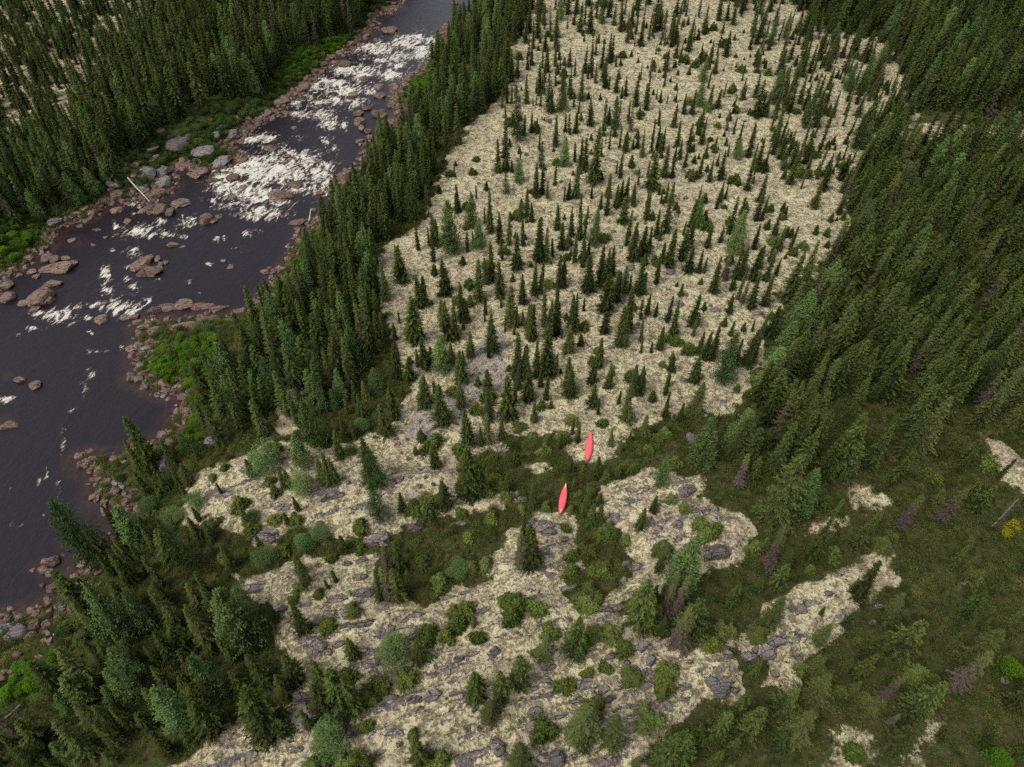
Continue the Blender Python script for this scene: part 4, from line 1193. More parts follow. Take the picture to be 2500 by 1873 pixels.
# zoom origin: centre x, centre y, width, height, kind  (r reddish, g grey, p purple-grey bedrock slab, f flat red slab, u under water)
ROCKS = {
    (0, 0): '1180,1140,110,80,g 1390,1090,160,130,g 1580,1150,170,90,g 1710,1230,150,90,g 1650,1030,110,60,g 1800,1020,80,80,g 1700,970,60,50,g 1740,935,50,40,g 1815,905,40,30,g 1850,1225,100,50,r 1550,1320,140,70,f 1420,1270,140,60,f 1130,1330,130,130,g '
            '1250,1310,130,90,g 1255,1400,110,90,g 1230,1470,110,45,r 900,1395,120,70,g 910,1500,100,80,r 1100,1440,90,70,g 1060,1250,70,40,r 1640,1385,100,50,r 1800,1365,100,70,r 1220,1010,90,40,r 600,995,60,50,g 120,1040,40,30,g 1880,1440,50,40,r '
            '1790,1525,70,40,r 2140,1505,170,60,f 2080,1140,90,50,r 2160,760,80,50,g 1990,920,60,50,r 2060,860,70,50,r 1920,910,50,40,r 1190,1215,80,40,g 1520,1225,60,30,g 1960,985,50,40,r 1040,1340,60,40,r 860,1450,60,50,r 1180,1540,60,40,r 1740,1020,50,40,r',
    (0, 450): '420,280,90,60,g 530,255,70,40,r 575,225,60,40,r 620,320,50,30,g 715,205,60,50,r 903,195,70,60,r 985,275,50,50,r 1100,200,65,45,r 1165,190,80,70,r 1235,190,100,80,r 1315,205,80,65,r 1410,135,130,55,g 1370,150,80,60,r 1190,165,130,40,g '
              '1600,255,110,90,r 1650,275,70,50,r 1690,245,60,40,r 1820,235,50,25,r 1870,230,60,25,r 1330,460,90,45,r 1410,475,60,30,u 560,425,60,30,g 905,385,40,25,r 820,405,40,25,r 1150,565,100,60,r 1080,610,130,90,f 1150,655,190,90,f 1220,570,40,50,r '
              '1240,605,45,40,r 1280,600,40,40,r 1220,650,80,40,f 1780,620,60,50,u 1720,585,40,30,r 1540,830,40,30,u 370,560,75,60,r 425,575,70,50,r 400,640,160,60,f 490,630,160,80,r 560,605,90,60,r 250,670,60,35,r 145,705,50,30,g 400,760,130,60,r '
              '310,865,150,130,r 380,890,70,70,r 185,910,80,45,r 270,955,70,50,r 50,770,90,70,r 60,870,100,70,r 285,705,50,40,r 790,1035,90,70,r 810,910,45,30,r 970,1020,90,50,r 1045,1015,70,40,r 1190,960,120,60,f 1290,945,150,45,f 1430,915,140,70,f '
              '1550,930,180,60,f 1700,950,160,35,f 1130,1085,120,60,r 1260,1075,190,50,f 1410,1090,220,70,f 1600,1035,210,45,f 1800,1030,190,40,f 1190,1125,100,60,f 1130,1255,90,35,g 1085,1300,60,60,r 1075,1150,50,50,r 2045,670,70,40,r 2115,665,50,45,r '
              '2080,640,40,30,r 2090,710,40,35,r 1985,900,100,60,r 1870,970,60,50,r 1110,1445,70,45,r 1070,1495,80,55,r 1190,1460,70,50,r 820,1280,50,35,u 155,1505,80,50,r 275,1545,80,60,r 2170,635,50,40,r 1065,1055,60,50,r 230,555,70,70,r 160,620,60,50,r '
              '100,640,60,40,r 20,690,50,40,r 480,210,50,30,r 660,180,60,40,r 760,150,70,40,r 820,110,60,50,r 320,490,50,40,r 270,530,50,40,r 370,420,40,30,g 750,345,70,25,u 720,460,80,40,u 500,560,90,40,u 1180,1190,90,50,r 1220,1210,60,40,r 1090,1230,50,40,r',
    (600, 0): '1110,225,130,50,r 1005,305,40,25,r 760,490,110,40,f 910,600,70,45,r 1030,665,70,45,r 1040,730,90,55,r 830,725,80,25,f 870,865,70,60,r 880,930,90,70,r 895,985,50,55,r 1030,870,130,60,r 930,830,80,40,r 960,1060,80,60,r 940,1010,60,40,r 875,1085,70,50,r '
              '1180,765,70,50,r 1120,810,60,40,r 1215,700,50,40,r 1230,640,60,40,r 1160,665,50,40,r 1180,830,70,60,r 440,665,110,70,r 415,590,60,30,r 330,630,60,40,r 280,770,110,60,r 310,735,80,50,r 320,870,50,40,r 375,985,40,25,r 185,1130,80,50,r 315,1200,60,30,r '
              '395,1415,110,80,r 285,1505,190,60,f 800,1310,80,70,r 705,1425,100,70,r 695,1495,80,60,r 770,1400,70,50,r 1110,60,160,50,f 1090,15,120,30,r 970,190,60,40,r 1610,20,60,25,r 1640,95,30,20,r 1640,150,60,25,r 1610,180,50,25,r 930,130,60,40,g 830,230,90,40,g 790,330,70,40,r '
              '730,390,70,50,r 650,430,70,40,r 590,490,60,40,r 530,540,60,50,r 470,590,50,40,r 380,710,50,40,r 220,850,60,40,r 160,880,60,40,r 60,930,60,40,r 90,910,50,40,r 20,940,50,40,r 570,1485,60,30,r 740,1340,70,50,r 940,1000,50,30,r 1110,930,60,40,r 1060,890,60,40,r 1400,640,40,30,g',
    (600, 450): '705,80,75,60,r 760,90,50,50,r 700,140,50,50,r 400,285,170,40,f 520,190,40,40,r 280,245,60,25,r 500,310,60,40,r 300,1420,80,80,g',
    (0, 900): '625,730,45,60,r 660,715,50,60,r 710,690,60,50,r 720,730,50,50,r 760,690,50,40,r 790,710,40,40,r 745,740,50,40,r 700,780,50,50,r 780,780,80,60,r 770,850,60,60,r 800,860,40,60,r 680,885,45,30,u 770,950,80,40,r 830,970,60,50,r 900,960,60,50,r 970,965,60,50,g '
              '1040,930,70,50,r 1090,1075,90,70,r 820,1120,60,40,r 910,870,80,45,g 945,905,50,40,g 1280,725,100,140,g 1650,550,230,110,g 1080,70,70,55,r 1155,110,60,40,r 1250,95,60,50,r 1290,120,40,60,r 1330,160,40,60,r 350,1475,60,50,r 415,1480,90,70,r 340,1540,60,60,r 400,1560,70,50,r '
              '490,1430,40,35,u 250,1545,50,40,u 60,410,150,110,u 960,1000,60,50,r 1010,980,50,40,r 880,1010,60,40,r 800,1020,40,30,g 930,1050,40,40,g 990,1060,40,40,g 1000,660,90,30,g 950,710,60,40,g 1360,160,40,60,r 1360,280,30,25,g 720,850,50,30,r 750,980,60,40,r',
    (0, 1373): '415,190,90,60,r 330,175,30,30,r 345,60,60,50,r 400,75,70,60,r 255,55,40,40,u 580,195,110,70,g 610,280,120,80,g 530,250,60,60,r 470,330,90,50,g 480,355,50,40,g 130,540,150,130,g 40,500,120,60,g 265,480,100,90,r 240,555,80,60,r 370,540,80,60,r 350,600,60,50,r '
               '400,600,50,60,g 150,410,80,40,g 15,400,60,50,r 135,710,60,60,r 310,725,60,40,r 50,840,90,60,r 20,890,80,60,r 480,480,60,40,r 520,450,60,50,r 470,560,70,50,r 520,600,60,50,r 440,420,50,40,r 370,470,70,80,r 580,100,80,40,g 620,20,60,30,g 690,60,60,70,r 2055,840,80,60,g 540,330,30,70,r 560,380,50,60,r 300,330,60,40,r 1250,60,0,0,u',
    (600, 1373): '80,170,300,90,p 720,270,190,65,p 890,230,160,75,p 870,100,140,55,p 450,315,95,50,p 620,430,260,60,p 770,385,90,70,p 900,460,190,75,p 1120,490,60,55,p 1290,410,140,40,p 550,620,160,100,p 700,620,150,65,p 980,750,90,80,p 1310,560,140,55,p '
                 '1830,370,120,50,p 440,1040,150,80,g 1440,1020,130,75,g 1310,1130,110,50,p 1290,1050,130,60,p 1600,1010,65,45,p 1660,1025,55,45,p 1770,1080,60,75,g 790,1180,95,65,p 160,840,90,60,g 1710,1280,65,55,p 1800,1270,50,40,p 1180,1310,60,50,p 60,1470,95,55,p '
                 '390,1440,95,55,p 1940,1400,120,130,p 1040,1460,75,45,p 330,1340,55,45,p 1640,740,100,50,p 1740,700,130,40,p 1900,690,100,60,p 2000,760,110,40,p 1590,830,130,50,p 1100,1030,140,60,p 1050,1090,100,50,p 1240,690,70,60,p 760,480,80,60,p 290,340,80,50,p 1450,1380,0,0,p '
                 '1230,440,80,40,p 1550,260,150,40,p 1700,230,160,35,p 1180,1400,60,50,p 600,1470,110,50,p 540,1420,60,60,p 1700,1540,110,60,p 1980,1470,80,50,p 1430,1460,60,50,g',
    (1200, 1373): '450,930,110,95,p 430,1020,90,65,p 350,1130,115,110,p 300,1250,105,95,p 720,920,130,100,p 840,970,130,90,p 660,1050,85,65,p 910,1040,90,65,p 820,1210,90,140,p 1160,650,90,90,g 1220,740,75,110,g 1130,900,90,120,p 1050,770,60,50,p 910,720,90,60,p '
                  '1490,950,85,65,p 1740,930,190,170,g 1870,980,65,75,g 1820,690,65,110,p 500,1490,120,150,g 360,1540,50,50,p 630,1490,60,60,p 1990,710,95,75,g 2140,690,120,85,g 2180,600,100,80,g 900,340,250,70,p 590,190,140,55,p 600,20,85,55,p 460,90,100,50,p '
                  '1850,480,45,45,p 50,1400,100,130,p 40,670,85,65,p 1050,1110,55,50,p 600,440,60,40,p 1530,760,60,50,p 1280,590,60,60,p 1130,820,45,40,p 530,1180,110,60,p 440,800,110,50,p 120,760,100,40,p 1500,1050,60,40,p 1110,30,120,80,p 1020,130,60,50,p 330,970,60,40,g 2190,840,60,60,p',
    (1200, 900): '1545,535,80,140,g 1430,1190,90,85,g 1500,910,160,100,p 1730,1390,210,160,p 420,1210,200,130,p 940,1150,170,90,p 330,1160,85,55,p 130,610,190,50,p 1890,170,60,35,g 1790,250,80,35,g 1640,1080,90,55,p 590,1510,85,65,p 1470,80,55,40,g 1060,1500,120,80,p '
                 '1280,1220,90,60,p 550,1310,90,60,p 190,1000,160,50,p 1730,1080,60,50,p 470,1240,90,60,p',
    (600, 900): '980,1290,230,115,p 1270,1210,220,85,p 1090,1340,130,65,p 1660,1190,160,45,p 170,1250,200,110,p 200,1310,60,55,p 620,1350,85,70,p 640,1275,60,50,p 570,1180,65,45,p 300,1060,160,55,p 690,970,180,65,p 280,705,65,45,p 550,770,50,45,g 2010,600,180,45,p '
                '2070,1010,210,55,p 1190,850,60,55,g 1340,905,48,48,g 1450,890,42,42,g 1390,835,35,35,p 1510,845,40,30,p 1360,690,40,35,p 1255,690,35,35,p 1235,740,40,40,p 900,1470,110,55,p 790,1500,100,50,p 180,890,150,40,p 640,1000,130,45,p 790,870,40,40,p '
                '1330,740,35,30,p 1340,775,35,25,p 1260,830,45,35,p 1160,540,40,30,p 1450,450,40,30,p 1500,480,35,25,p 1400,490,30,25,p 1360,450,25,20,p 1420,400,25,20,p',
    (1200, 450): '1380,670,80,60,g 1075,645,60,45,g 1440,915,90,55,g 1130,950,45,35,p 1720,960,60,40,g 1300,1030,40,32,g 920,1255,60,42,g 2070,990,90,40,p 1970,640,40,60,g 760,1090,50,28,g 1400,90,60,25,p 1500,100,50,25,p 1150,20,50,25,p 1100,270,40,25,p 970,600,70,30,p 1500,850,45,30,p '
                 '680,870,35,28,g 430,820,35,25,p 1690,930,35,25,p 1760,970,35,25,p 1130,1070,40,35,p 1130,1105,35,20,p 2130,540,50,40,p 1240,480,40,25,p 1000,480,40,30,p 1430,240,50,35,p 940,360,35,30,p 1020,900,35,25,p 1850,1210,40,30,g',
    (1200, 0): '160,645,50,35,g 745,675,40,26,g 1940,845,70,36,g 940,1240,70,32,p 1400,1290,60,42,g 440,930,60,30,p 730,735,40,30,p 1480,1310,45,35,p 960,1100,40,25,p 1120,1000,35,25,p 270,1185,40,25,p 200,1130,40,25,p 1140,1360,50,30,p 1150,1440,45,25,p 560,1450,40,30,p 100,900,40,25,p',
    (1800, 0): '1540,945,50,32,g 1070,1065,90,26,g 1690,900,90,24,p 1800,1050,70,30,p 510,950,35,40,g 1360,965,60,28,p',
    (1800, 450): '490,790,55,50,g 600,730,45,35,g 440,595,60,30,p 240,520,40,25,p 150,990,90,40,p 70,640,40,50,g',
    (1800, 1373): '300,610,135,100,g 500,350,95,75,g 240,700,125,85,g 80,720,95,75,g 140,670,55,55,g 1080,330,75,55,g 1040,460,65,45,g 2060,910,65,55,g 460,560,55,55,g 790,80,90,60,p 700,230,80,50,p 470,720,60,60,g 640,660,70,30,g 420,360,50,45,g 1400,1480,60,30,p 1290,1450,70,50,p',
}
rk = [(c, k) for c, k in parse(ROCKS) if c[2] > 3]
ku, kv = np.array([c[0] for c, _ in rk]), np.array([c[1] + .22 * c[3] for c, _ in rk])
rX, rY, rZ = ground_at(ku, kv, water=True)
R3 = random.Random(5)
rock_things = []
for i, (c, k) in enumerate(rk):
    d = math.sqrt(rX[i] ** 2 + rY[i] ** 2 + (CAM_H - rZ[i]) ** 2)
    dep = math.asin((CAM_H - rZ[i]) / d)
    w, hpx = c[2] * d / FPX, c[3] * d / FPX
    key = {'r': 'red', 'f': 'red', 'u': 'red', 'g': 'gry', 'p': 'pur'}[k]
    sx = w * .56
    if k in 'pf':
        sy, sz = hpx * .52 / math.sin(dep), min(1.0, .40 * hpx + .16)
    else:
        sy, sz = hpx * .40 / math.sin(dep), hpx * .42 / math.cos(dep) * .8
        sz = min(sz, 1.1 * sx + .2)
    wide = max(sx, sy)
    me = RM[key][R3.randrange(6)]
    o = bpy.data.objects.new('boulder' if k in 'rgu' else 'bedrock_outcrop', me)
    link(o)
    ang = (STRIKE * R3.uniform(.4, 1.0) if k == 'p' and w > 1.3 * hpx else R3.uniform(-.35, .35)) + math.pi * R3.randrange(2)
    o.rotation_euler = (R3.uniform(-.12, .12), R3.uniform(-.12, .12), ang)
    o.scale = (sx, sy, sz)
    gz = terrain(np.array([rX[i]]), np.array([rY[i]]))['z'][0]
    base = WATER if gz < WATER + .2 else gz
    lift = {'r': .25, 'g': .28, 'f': .05, 'p': .0, 'u': -.42}[k]
    o.location = (rX[i], rY[i], base + lift * sz)
    o['category'] = 'rock'
    o['kind'] = 'thing'
    labelled.append(dict(o=o, u=c[0], v=c[1], size=w, w=w, fam=o.name.split('.')[0], k=k, wet=gz < WATER + .1))
print('rocks', len(rk))

# loose shore stones and cobbles, too many to count
cob = [rock_mesh('shore_stone', 800 + i, MAT['red'], 8, .06, 2) for i in range(5)] + [rock_mesh('shore_stone', 810 + i, MAT['gry'], 8, .06, 2) for i in range(1)]
x, y, g = frustum_points(190000, 31)
t = terrain(x, y)
w_ = 1.0 + 2.6 * fbm(x * .06, y * .06, 87, 3)
m = (t['sdr'] > -w_ * .55) & (t['sdr'] < w_ * 1.1) & (g.random(len(x)) < .75)
x, y, z = x[m], y[m], np.maximum(t['z'][m], WATER - .25)
n = len(x)
s = .15 + .75 * g.random(n) ** 4
print('cobbles', n)
scatter('shore_stones', np.stack([x, y, z + s * .15], 1), np.stack([g.uniform(-.4, .4, n), g.uniform(-.4, .4, n), g.uniform(0, 6.28, n)], 1),
        np.stack([s * g.uniform(.9, 1.4, n), s, s * g.uniform(.55, .9, n)], 1), g.integers(0, 6, n), cob, 'loose reddish cobbles lining both river banks')
# stones among the lichen and on the gravel patch
pst = [rock_mesh('lichen_stone', 820 + i, MAT['pur'], 8, .06, 2) for i in range(4)]
x, y, g = frustum_points(90000, 32)
t = terrain(x, y)
pr = t['gravel'] * .16 + t['lichen'] * (t['rock'] < .3) * .05 * sstep(.45, .7, fbm(x * .12, y * .12, 89, 3)) + .10 * t['rock'] * t['lichen'] * sstep(.5, .65, fbm(x * .2, y * .2, 93, 3))
m = (g.random(len(x)) < pr) & (t['sdr'] > 4)
x, y, z = x[m], y[m], t['z'][m]
n = len(x)
s = .10 + .30 * g.random(n) ** 2.2
print('stones', n)
scatter('lichen_stones', np.stack([x, y, z + s * .05], 1), np.stack([g.uniform(-.3, .3, n), g.uniform(-.3, .3, n), g.uniform(0, 6.28, n)], 1),
        np.stack([s * g.uniform(.9, 1.5, n), s, s * g.uniform(.5, .8, n)], 1), g.integers(0, 4, n), pst, 'small grey stones poking through the pale lichen')


# ------------------------------------------------------------------ canoes, keel up
def paint(name, base):
    M = NT(name)
    n = M.noise(M.n('ShaderNodeTexCoord').outputs['Object'], 3.0, 5)
    scr = M.noise(M.pos((6, 1, 1)), 3.0, 4)
    c = M.mix(M.math('MULTIPLY', M.ramp(n, .4, .7), .35), base, tuple(min(1, a * .82 + .01) for a in base))
    c = M.mix(M.math('MULTIPLY', M.ramp(scr, .62, .72), .25), c, (.75, .36, .33))
    return M.done(M.principled(c, .42, .4))


MAT['canoe'] = paint('canoe_hull_red', (.95, .125, .145))
MAT['gunwale'] = paint('canoe_gunwale_dark', (.30, .012, .015))
MAT['skid'] = paint('canoe_skid_felt', (.80, .50, .20))


def hull_point(s, q, Lh=2.5, B=.49, D=.37):
    """s -1..1 along the keel, q -1..1 gunwale to gunwale, keel up"""
    e = abs(s)
    half = B * (1 - e ** 2.3) ** .85
    rise = D + .20 * e ** 5
    a = abs(q)
    yb = half * min(1.0, 1.06 * a ** .62) * (1 - .06 * max(0, a - .85) / .15)
    zb = rise * (1 - a ** 3.2) - .05 * e ** 6 * (1 - a)
    return (yb * (1 if q > 0 else -1), s * Lh * (1 - .025 * (a ** 2) * e ** 8), zb + (0 if a < 1 else 0))


def strip_mesh(name, S_, Q_, mat, off=0.0, thick=0.0):
    V, Fc = [], []
    for s in S_:
        for q in Q_:
            x, y, z = hull_point(s, q)
            V.append((x * (1 + off * 2), y * (1 + off * .3), z + off))
    w = len(Q_)
    for i in range(len(S_) - 1):
        for j in range(w - 1):
            Fc.append((i * w + j, i * w + j + 1, (i + 1) * w + j + 1, (i + 1) * w + j))
    return mesh_from(name, V, Fc, [mat], True)


def add_canoe(u0, v0, u1, v1, plates, label):
    ax, ay, az = (float(a) for a in ground_at(np.array(u0), np.array(v0)))
    bx, by, bz = (float(a) for a in ground_at(np.array(u1), np.array(v1)))
    c = Vector(((ax + bx) / 2, (ay + by) / 2, 0))
    L = math.hypot(ax - bx, ay - by)
    smp = [float(terrain(np.array([ax + (bx - ax) * f]), np.array([ay + (by - ay) * f]))['z'][0]) for f in (0, .25, .5, .75, 1)]
    root = link(bpy.data.objects.new('canoe', None))
    root.location = (c.x, c.y, max(smp) + .10)
    root.rotation_euler = (math.atan2(smp[0] - smp[-1], L) * .8, 0, math.atan2(ay - by, ax - bx) - math.pi / 2)
    f = L / 5.0
    root.scale = (1.0, f, 1.0)
    print('canoe length', L, smp)
    ss = [math.sin(math.pi / 2 * k) for k in np.linspace(-1, 1, 41)]
    qq = list(np.linspace(-1, 1, 25))
    h = link(bpy.data.objects.new('hull', strip_mesh('hull', ss, qq, MAT['canoe'])), root)
    sol = h.modifiers.new('skin', 'SOLIDIFY')
    sol.thickness = .012
    for side in (-1, 1):
        P = [Vector(hull_point(s, side)) for s in ss]
        V, Fc = [], []
        for p in P:
            for (dx, dz) in ((-.018, -.02), (.022, -.02), (.022, .022), (-.018, .022)):
                V.append((p.x + dx * side, p.y, p.z + dz))
        for i in range(len(P) - 1):
            for k in range(4):
                Fc.append((i * 4 + k, i * 4 + (k + 1) % 4, i * 4 + 4 + (k + 1) % 4, i * 4 + 4 + k))
        link(bpy.data.objects.new('gunwale', mesh_from('gunwale', V, Fc, [MAT['gunwale']], False)), root)
    if plates:
        for e in (-1, 1):
            sv = [e * k for k in np.linspace(.70, .998, 12)]
            V, Fc = [], []
            for i, s in enumerate(sv):
                wq = .30 * math.sin(math.pi * min(1, .08 + i / 11 * .92)) ** .6 * (.35 + .65 * i / 11) + .02
                for q in np.linspace(-wq, wq, 7):
                    x, y, z = hull_point(s, q)
                    V.append((x, y + e * .006, z + .007))
            for i in range(11):
                for j in range(6):
                    Fc.append((i * 7 + j, i * 7 + j + 1, i * 7 + 8 + j, i * 7 + 7 + j))
            link(bpy.data.objects.new('skid_plate', mesh_from('skid_plate', V, Fc, [MAT['skid']], True)), h)
    root['category'] = 'canoe'
    root['label'] = label
    root['group'] = 'overturned red canoes'
    return root


add_canoe(1442, 1060, 1434, 1131, False, 'plain red overturned canoe lying on pale lichen, the farther of two')
add_canoe(1381, 1188, 1367, 1262, True, 'red overturned canoe with yellow skid plates at both ends, lower end on bedrock')


# ------------------------------------------------------------------ driftwood and fallen trunks
def log(u0, v0, z0, u1, v1, z1, r, mat, name, label, cat, twigs=0):
    a = Vector([float(k) for k in ground_at(np.array(u0), np.array(v0), water=True)]) + Vector((0, 0, z0))
    b = Vector([float(k) for k in ground_at(np.array(u1), np.array(v1), water=True)]) + Vector((0, 0, z1))
    root = link(bpy.data.objects.new(name, None))
    root.location = a
    d = b - a
    side = d.cross(Vector((0, 0, 1))).normalized()
    V, Fc = [], []
    n = 9
    for i in range(n):
        t = i / (n - 1)
        p = d * t + side * .05 * math.sin(5 * t)
        nrm = d.normalized()
        o1 = nrm.orthogonal().normalized()
        o2 = nrm.cross(o1)
        rr = r * (1.15 - .7 * t)
        for k in range(7):
            an = 2 * math.pi * k / 7
            V.append(p + o1 * rr * math.cos(an) + o2 * rr * math.sin(an))
    for i in range(n - 1):
        for k in range(7):
            Fc.append((i * 7 + k, i * 7 + (k + 1) % 7, i * 7 + 7 + (k + 1) % 7, i * 7 + 7 + k))
    link(bpy.data.objects.new('stem', mesh_from('log', V, Fc, [mat], True)), root)
    if twigs:
        S = TriSoup()
        Rr = random.Random(int(u0))
        for i in range(twigs):
            p = d * Rr.uniform(.3, .97)
            q = p + (side * Rr.uniform(-1, 1) + Vector((0, 0, Rr.uniform(0, .9))) + d.normalized() * Rr.uniform(.1, .9)) * Rr.uniform(.3, .9)
            stick(S, p, q, .02, .006, .7)
        link(bpy.data.objects.new('branches', S.mesh('branches', [MAT['grey']])), root)
    root['category'] = cat
    root['label'] = label
    return root


log(314, 439, .5, 367, 497, .45, .14, MAT['drift'], 'driftwood_log', 'long bleached driftwood log leaning across the left bank boulders', 'log', 0)
log(754, 545, .3, 764, 525, 1.6, .13, MAT['drift'], 'driftwood_log', 'short white driftwood pole upright on a red slab below the rapids', 'log', 0)
log(255, 395, .4, 229, 335, 2.0, .07, MAT['drift'], 'dead_birch', 'thin pale leaning dead trunk in the left bank thicket', 'dead tree', 6)
log(2391, 1041, .3, 2440, 975, 1.5, .09, MAT['deadwood'], 'fallen_tree', 'grey fallen trunk at the right edge above the lichen strip', 'fallen tree', 20)
log(2420, 1287, .2, 2482, 1225, .6, .07, MAT['deadwood'], 'fallen_tree', 'bare grey fallen tree with twigs on the right hand heath', 'fallen tree', 26)
log(1383, 1791, .1, 1408, 1768, .5, .06, MAT['drift'], 'fallen_tree', 'short bleached stick beside a bushy spruce near the bottom edge', 'fallen tree', 0)
log(14, 1755, .2, 62, 1727, .9, .08, MAT['deadwood'], 'fallen_tree', 'grey fallen tree by the bright thicket in the bottom left corner', 'fallen tree', 22)
log(132, 1551, .15, 150, 1549, .2, .09, MAT['drift'], 'driftwood_log', 'small pale driftwood piece on stones in the bottom left bay', 'log', 0)
log(1616, 1290, .1, 1628, 1253, 1.4, .05, MAT['deadwood'], 'dead_sapling', 'thin dark leaning dead sapling on the rounded lichen knoll edge', 'dead tree', 5)

# ------------------------------------------------------------------ labels that single each thing out
ANCHORS = [
    (1438, 1010, 'just behind the farther canoe'), (1340, 1100, 'left of the farther canoe'), (1530, 1100, 'right of the farther canoe'), (1440, 1190, 'between the two canoes'),
    (1300, 1220, 'left of the nearer canoe'), (1450, 1270, 'right of the nearer canoe'), (1330, 1390, 'below the nearer canoe'), (1130, 1360, 'in the olive hollow left of the nearer canoe'),
    (1600, 1210, 'on the lichen knoll right of the canoes'), (1700, 1080, 'by the standing grey boulder'), (1660, 1400, 'by the pale larch on the lower knoll'), (1050, 980, 'on the grey gravel patch'),
    (1180, 870, 'above the grey gravel patch'), (950, 1100, 'below the gravel patch'), (860, 1240, 'by the larch on the left lichen dome'), (640, 1150, 'on the left lichen dome'), (720, 1280, 'on the lower edge of left lichen dome'),
    (480, 1250, 'on the dome edge above the river point'), (330, 1080, 'at the stony river point'), (480, 1080, 'around the big grey boulder by the river'), (250, 1290, 'above the lower river bay'), (360, 1400, 'in the lower left stand'),
    (550, 1480, 'in the lower left stand beside bare bedrock'), (250, 1560, 'above the bright bottom left thicket'), (480, 1680, 'in the bottom left stand'), (220, 1780, 'in the bottom left corner'), (700, 1700, 'near the bottom left lichen edge'),
    (800, 1480, 'on the streaked bedrock left of centre'), (960, 1600, 'by the round larch on bedrock'), (820, 1790, 'by the round larch at the bottom'), (1050, 1800, 'at the bottom edge left of centre'), (1200, 1680, 'on the bottom centre lichen'),
    (1280, 1530, 'on the bottom lichen above the purple rocks'), (1420, 1700, 'among the purple rocks at bottom centre'), (1420, 1800, 'at the bottom edge centre'), (1560, 1640, 'by the split grey rocks'), (1650, 1500, 'in the dark clump right of bedrock'),
    (1750, 1650, 'beside the large grey bottom right boulder'), (1780, 1790, 'at the bottom edge right of centre'), (1900, 1560, 'on the cracked lichen ledge'), (2050, 1480, 'on the upper end of cracked ledge'), (2050, 1680, 'below the cracked ledge'),
    (2250, 1560, 'on the lower right heath'), (2300, 1750, 'in the bottom right corner'), (2080, 1800, 'at the bottom edge far right'), (1900, 1220, 'at the foot of the right forest'), (2080, 1280, 'by the small lichen patches on right heath'),
    (2300, 1280, 'on the right heath'), (2430, 1150, 'by the lichen strip at right edge'), (2150, 1080, 'in the lower right forest'), (2350, 1000, 'in the right forest by the fallen trunk'), (1900, 1020, 'in the lower corner of right forest'),
    (2000, 880, 'in the middle of right forest'), (2250, 820, 'deep in the right forest'), (2450, 850, 'in the forest at right edge'), (1880, 750, 'at the lower edge of right forest'), (2050, 650, 'in the upper right forest edge'),
    (2300, 600, 'in the upper right forest'), (2450, 480, 'by the stony clearing at right edge'), (2200, 380, 'along the upper right lichen strip'), (2050, 250, 'in the open upper right wood'), (2350, 150, 'in the top right forest'),
    (1950, 450, 'at the right side of open woodland'), (1800, 300, 'in the upper right open woodland'), (1650, 200, 'in the upper middle open woodland'), (1400, 120, 'at the top of open woodland'), (1450, 330, 'left of the upper open woodland centre'),
    (1280, 300, 'by the tall larches in upper woodland'), (1300, 480, 'in the left open woodland'), (1480, 520, 'in the middle open woodland'), (1650, 500, 'right of the middle open woodland'), (1780, 600, 'on the right open woodland slope'),
    (1600, 680, 'by the grey boulder in open woodland'), (1420, 700, 'in the thick clump of open woodland'), (1250, 680, 'in the lower left open woodland'), (1080, 620, 'beside the tall larches near river belt'), (980, 650, 'at the inner edge of river belt'),
    (1300, 830, 'in the dark clump above the gravel'), (1500, 830, 'in the lower middle open woodland'), (1680, 850, 'by the stones in lower open woodland'), (1600, 950, 'on the slope above the farther canoe'), (1760, 950, 'by the spreading larch at forest edge'),
    (1420, 920, 'uphill of the farther canoe'), (900, 780, 'in the river belt beside lichen'), (750, 850, 'in the river belt below the ledge'), (620, 900, 'in the river belt above the green bank'), (800, 650, 'in the river belt beside the dark pool'),
    (700, 1000, 'at the lower end of river belt'), (900, 480, 'in the river belt beside the rapids'), (1050, 300, 'in the upper river belt'), (1150, 120, 'in the river belt at the top'), (850, 1000, 'by the larches left of the gravel'),
    (150, 150, 'on the upper left bank'), (450, 150, 'in the left bank forest'), (700, 80, 'in the left bank forest at the top'), (150, 380, 'on the left bank above the pool'),
    (560, 380, 'on the left bank beside the rapids'), (400, 440, 'in the left bank boulder heap'), (300, 500, 'by the driftwood log'), (200, 540, 'on the left shore of the pool'), (100, 640, 'on the left shore below the pool'),
    (110, 730, 'in the left edge boulder group'), (360, 640, 'in the midstream rock group'), (520, 530, 'midstream below the rapids'), (560, 640, 'in the quiet dark pool'), (660, 660, 'at the right shore of the pool'),
    (470, 745, 'on the long pink ledge'), (360, 790, 'at the tip of pink ledge'), (350, 880, 'on the stony shore beside bright green alders'), (250, 780, 'in the riffle left of pink ledge'), (60, 930, 'in the open water at left edge'),
    (230, 1130, 'on the stony river point'), (280, 1220, 'in the cove below the point'), (120, 1400, 'in the lower bay shallows'), (180, 1440, 'on the lower bay shore'), (80, 1550, 'in the pile at bottom left shore'),
    (430, 955, 'on the cove shore under alders'), (610, 470, 'in the brightest whitewater'), (700, 470, 'in the lower rapids'), (830, 440, 'on the right shore of rapids'), (760, 540, 'on the red slab below rapids'),
    (700, 360, 'in the upper left rapids'), (740, 210, 'on the left shore of upper rapids'), (820, 140, 'on the far left shore'), (900, 210, 'in the upper rapids'), (890, 310, 'on the rock spit in rapids'), (970, 230, 'on the right shore of upper rapids'),
    (950, 60, 'above the rapids'), (1110, 50, 'on the far right shore'), (640, 290, 'on the left shore beside rapids'),
]
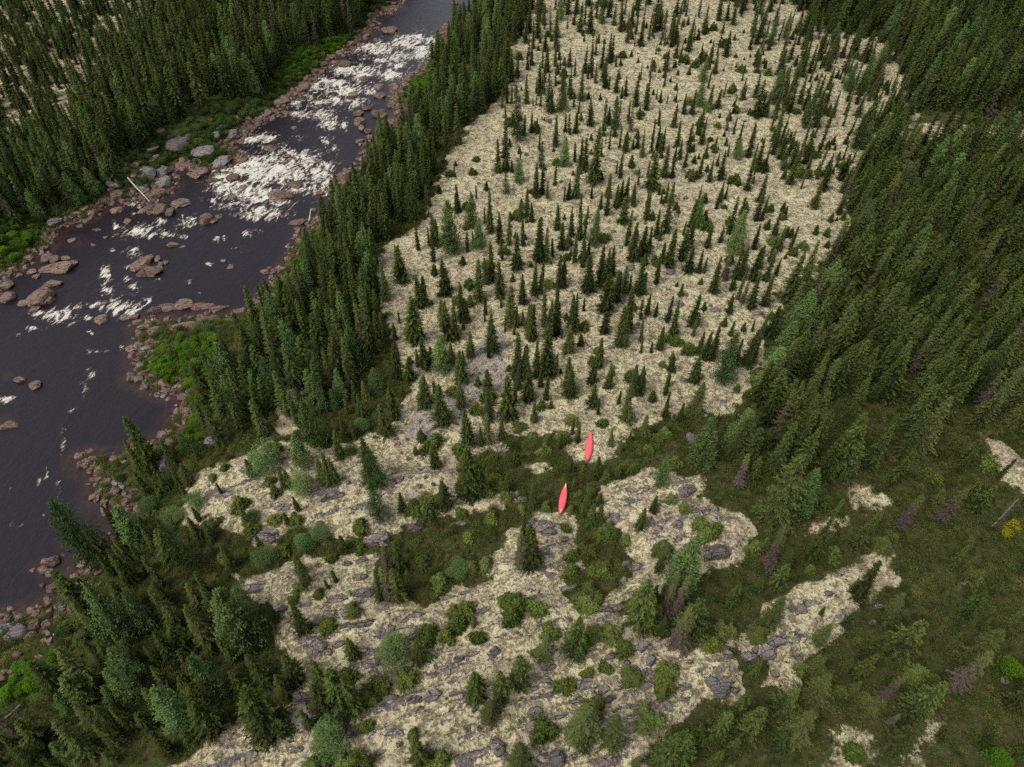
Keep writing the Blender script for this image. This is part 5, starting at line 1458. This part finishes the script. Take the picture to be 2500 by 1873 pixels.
NUM = ['first', 'second', 'third', 'fourth', 'fifth', 'sixth', 'seventh', 'eighth', 'ninth', 'tenth', 'eleventh', 'twelfth', 'thirteenth', 'fourteenth', 'fifteenth', 'sixteenth',
       'seventeenth', 'eighteenth', 'nineteenth', 'twentieth'] + ['%dth' % k for k in range(21, 60)]
AU = np.array([a[0] for a in ANCHORS])
AV = np.array([a[1] for a in ANCHORS])
WORD = {'spruce': 'spruce', 'wide': 'bushy spruce', 'slim': 'thin spruce', 'small': 'little spruce', 'larch': 'feathery larch', 'round': 'round larch', 'bush': 'dwarf spruce', 'leafy': 'bright green leafy bush', 'gold': 'yellow shrub', 'dead': 'bare dead tree',
        'brown': 'brown dying spruce', 'r': 'reddish boulder', 'g': 'grey boulder', 'p': 'purple grey slab', 'f': 'flat reddish slab', 'u': 'submerged reddish rock'}
GROUP = {'spruce_tree': 'spruces of the open woodland and stands', 'larch_tree': 'pale green larches', 'dwarf_spruce': 'dwarf spruce bushes', 'alder_bush': 'leafy bushes', 'yellow_shrub': 'yellow shrubs', 'dead_tree': 'bare dead trees', 'dying_spruce': 'brown dying spruces',
         'boulder': 'boulders of the river and slopes', 'bedrock_outcrop': 'bedrock slabs'}
cell = {}
for e in labelled:
    a = int(np.argmin((AU - e['u']) ** 2 + ((AV - e['v']) * 1.1) ** 2))
    s = e['size']
    if e['fam'] in ('boulder', 'bedrock_outcrop'):
        sz = 'large' if s > 3.2 else 'small' if s < 1.5 else 'mid-sized'
    elif e['k'] == 'bush':
        sz = 'low' if s < 1.3 else 'stout'
    else:
        sz = 'tall' if s > 7.5 else 'short' if s < 4 else 'middling'
    cell.setdefault((a, sz + ' ' + WORD[e['k']]), []).append(e)
for (a, what), es in cell.items():
    es.sort(key=lambda e: e['u'])
    for i, e in enumerate(es):
        e['o']['label'] = what + ' ' + ANCHORS[a][2] if len(es) == 1 else what + ' ' + ANCHORS[a][2] + ', ' + (NUM[i] + ' from left')
        e['o']['group'] = GROUP[e['fam']]
print('things', len(labelled))
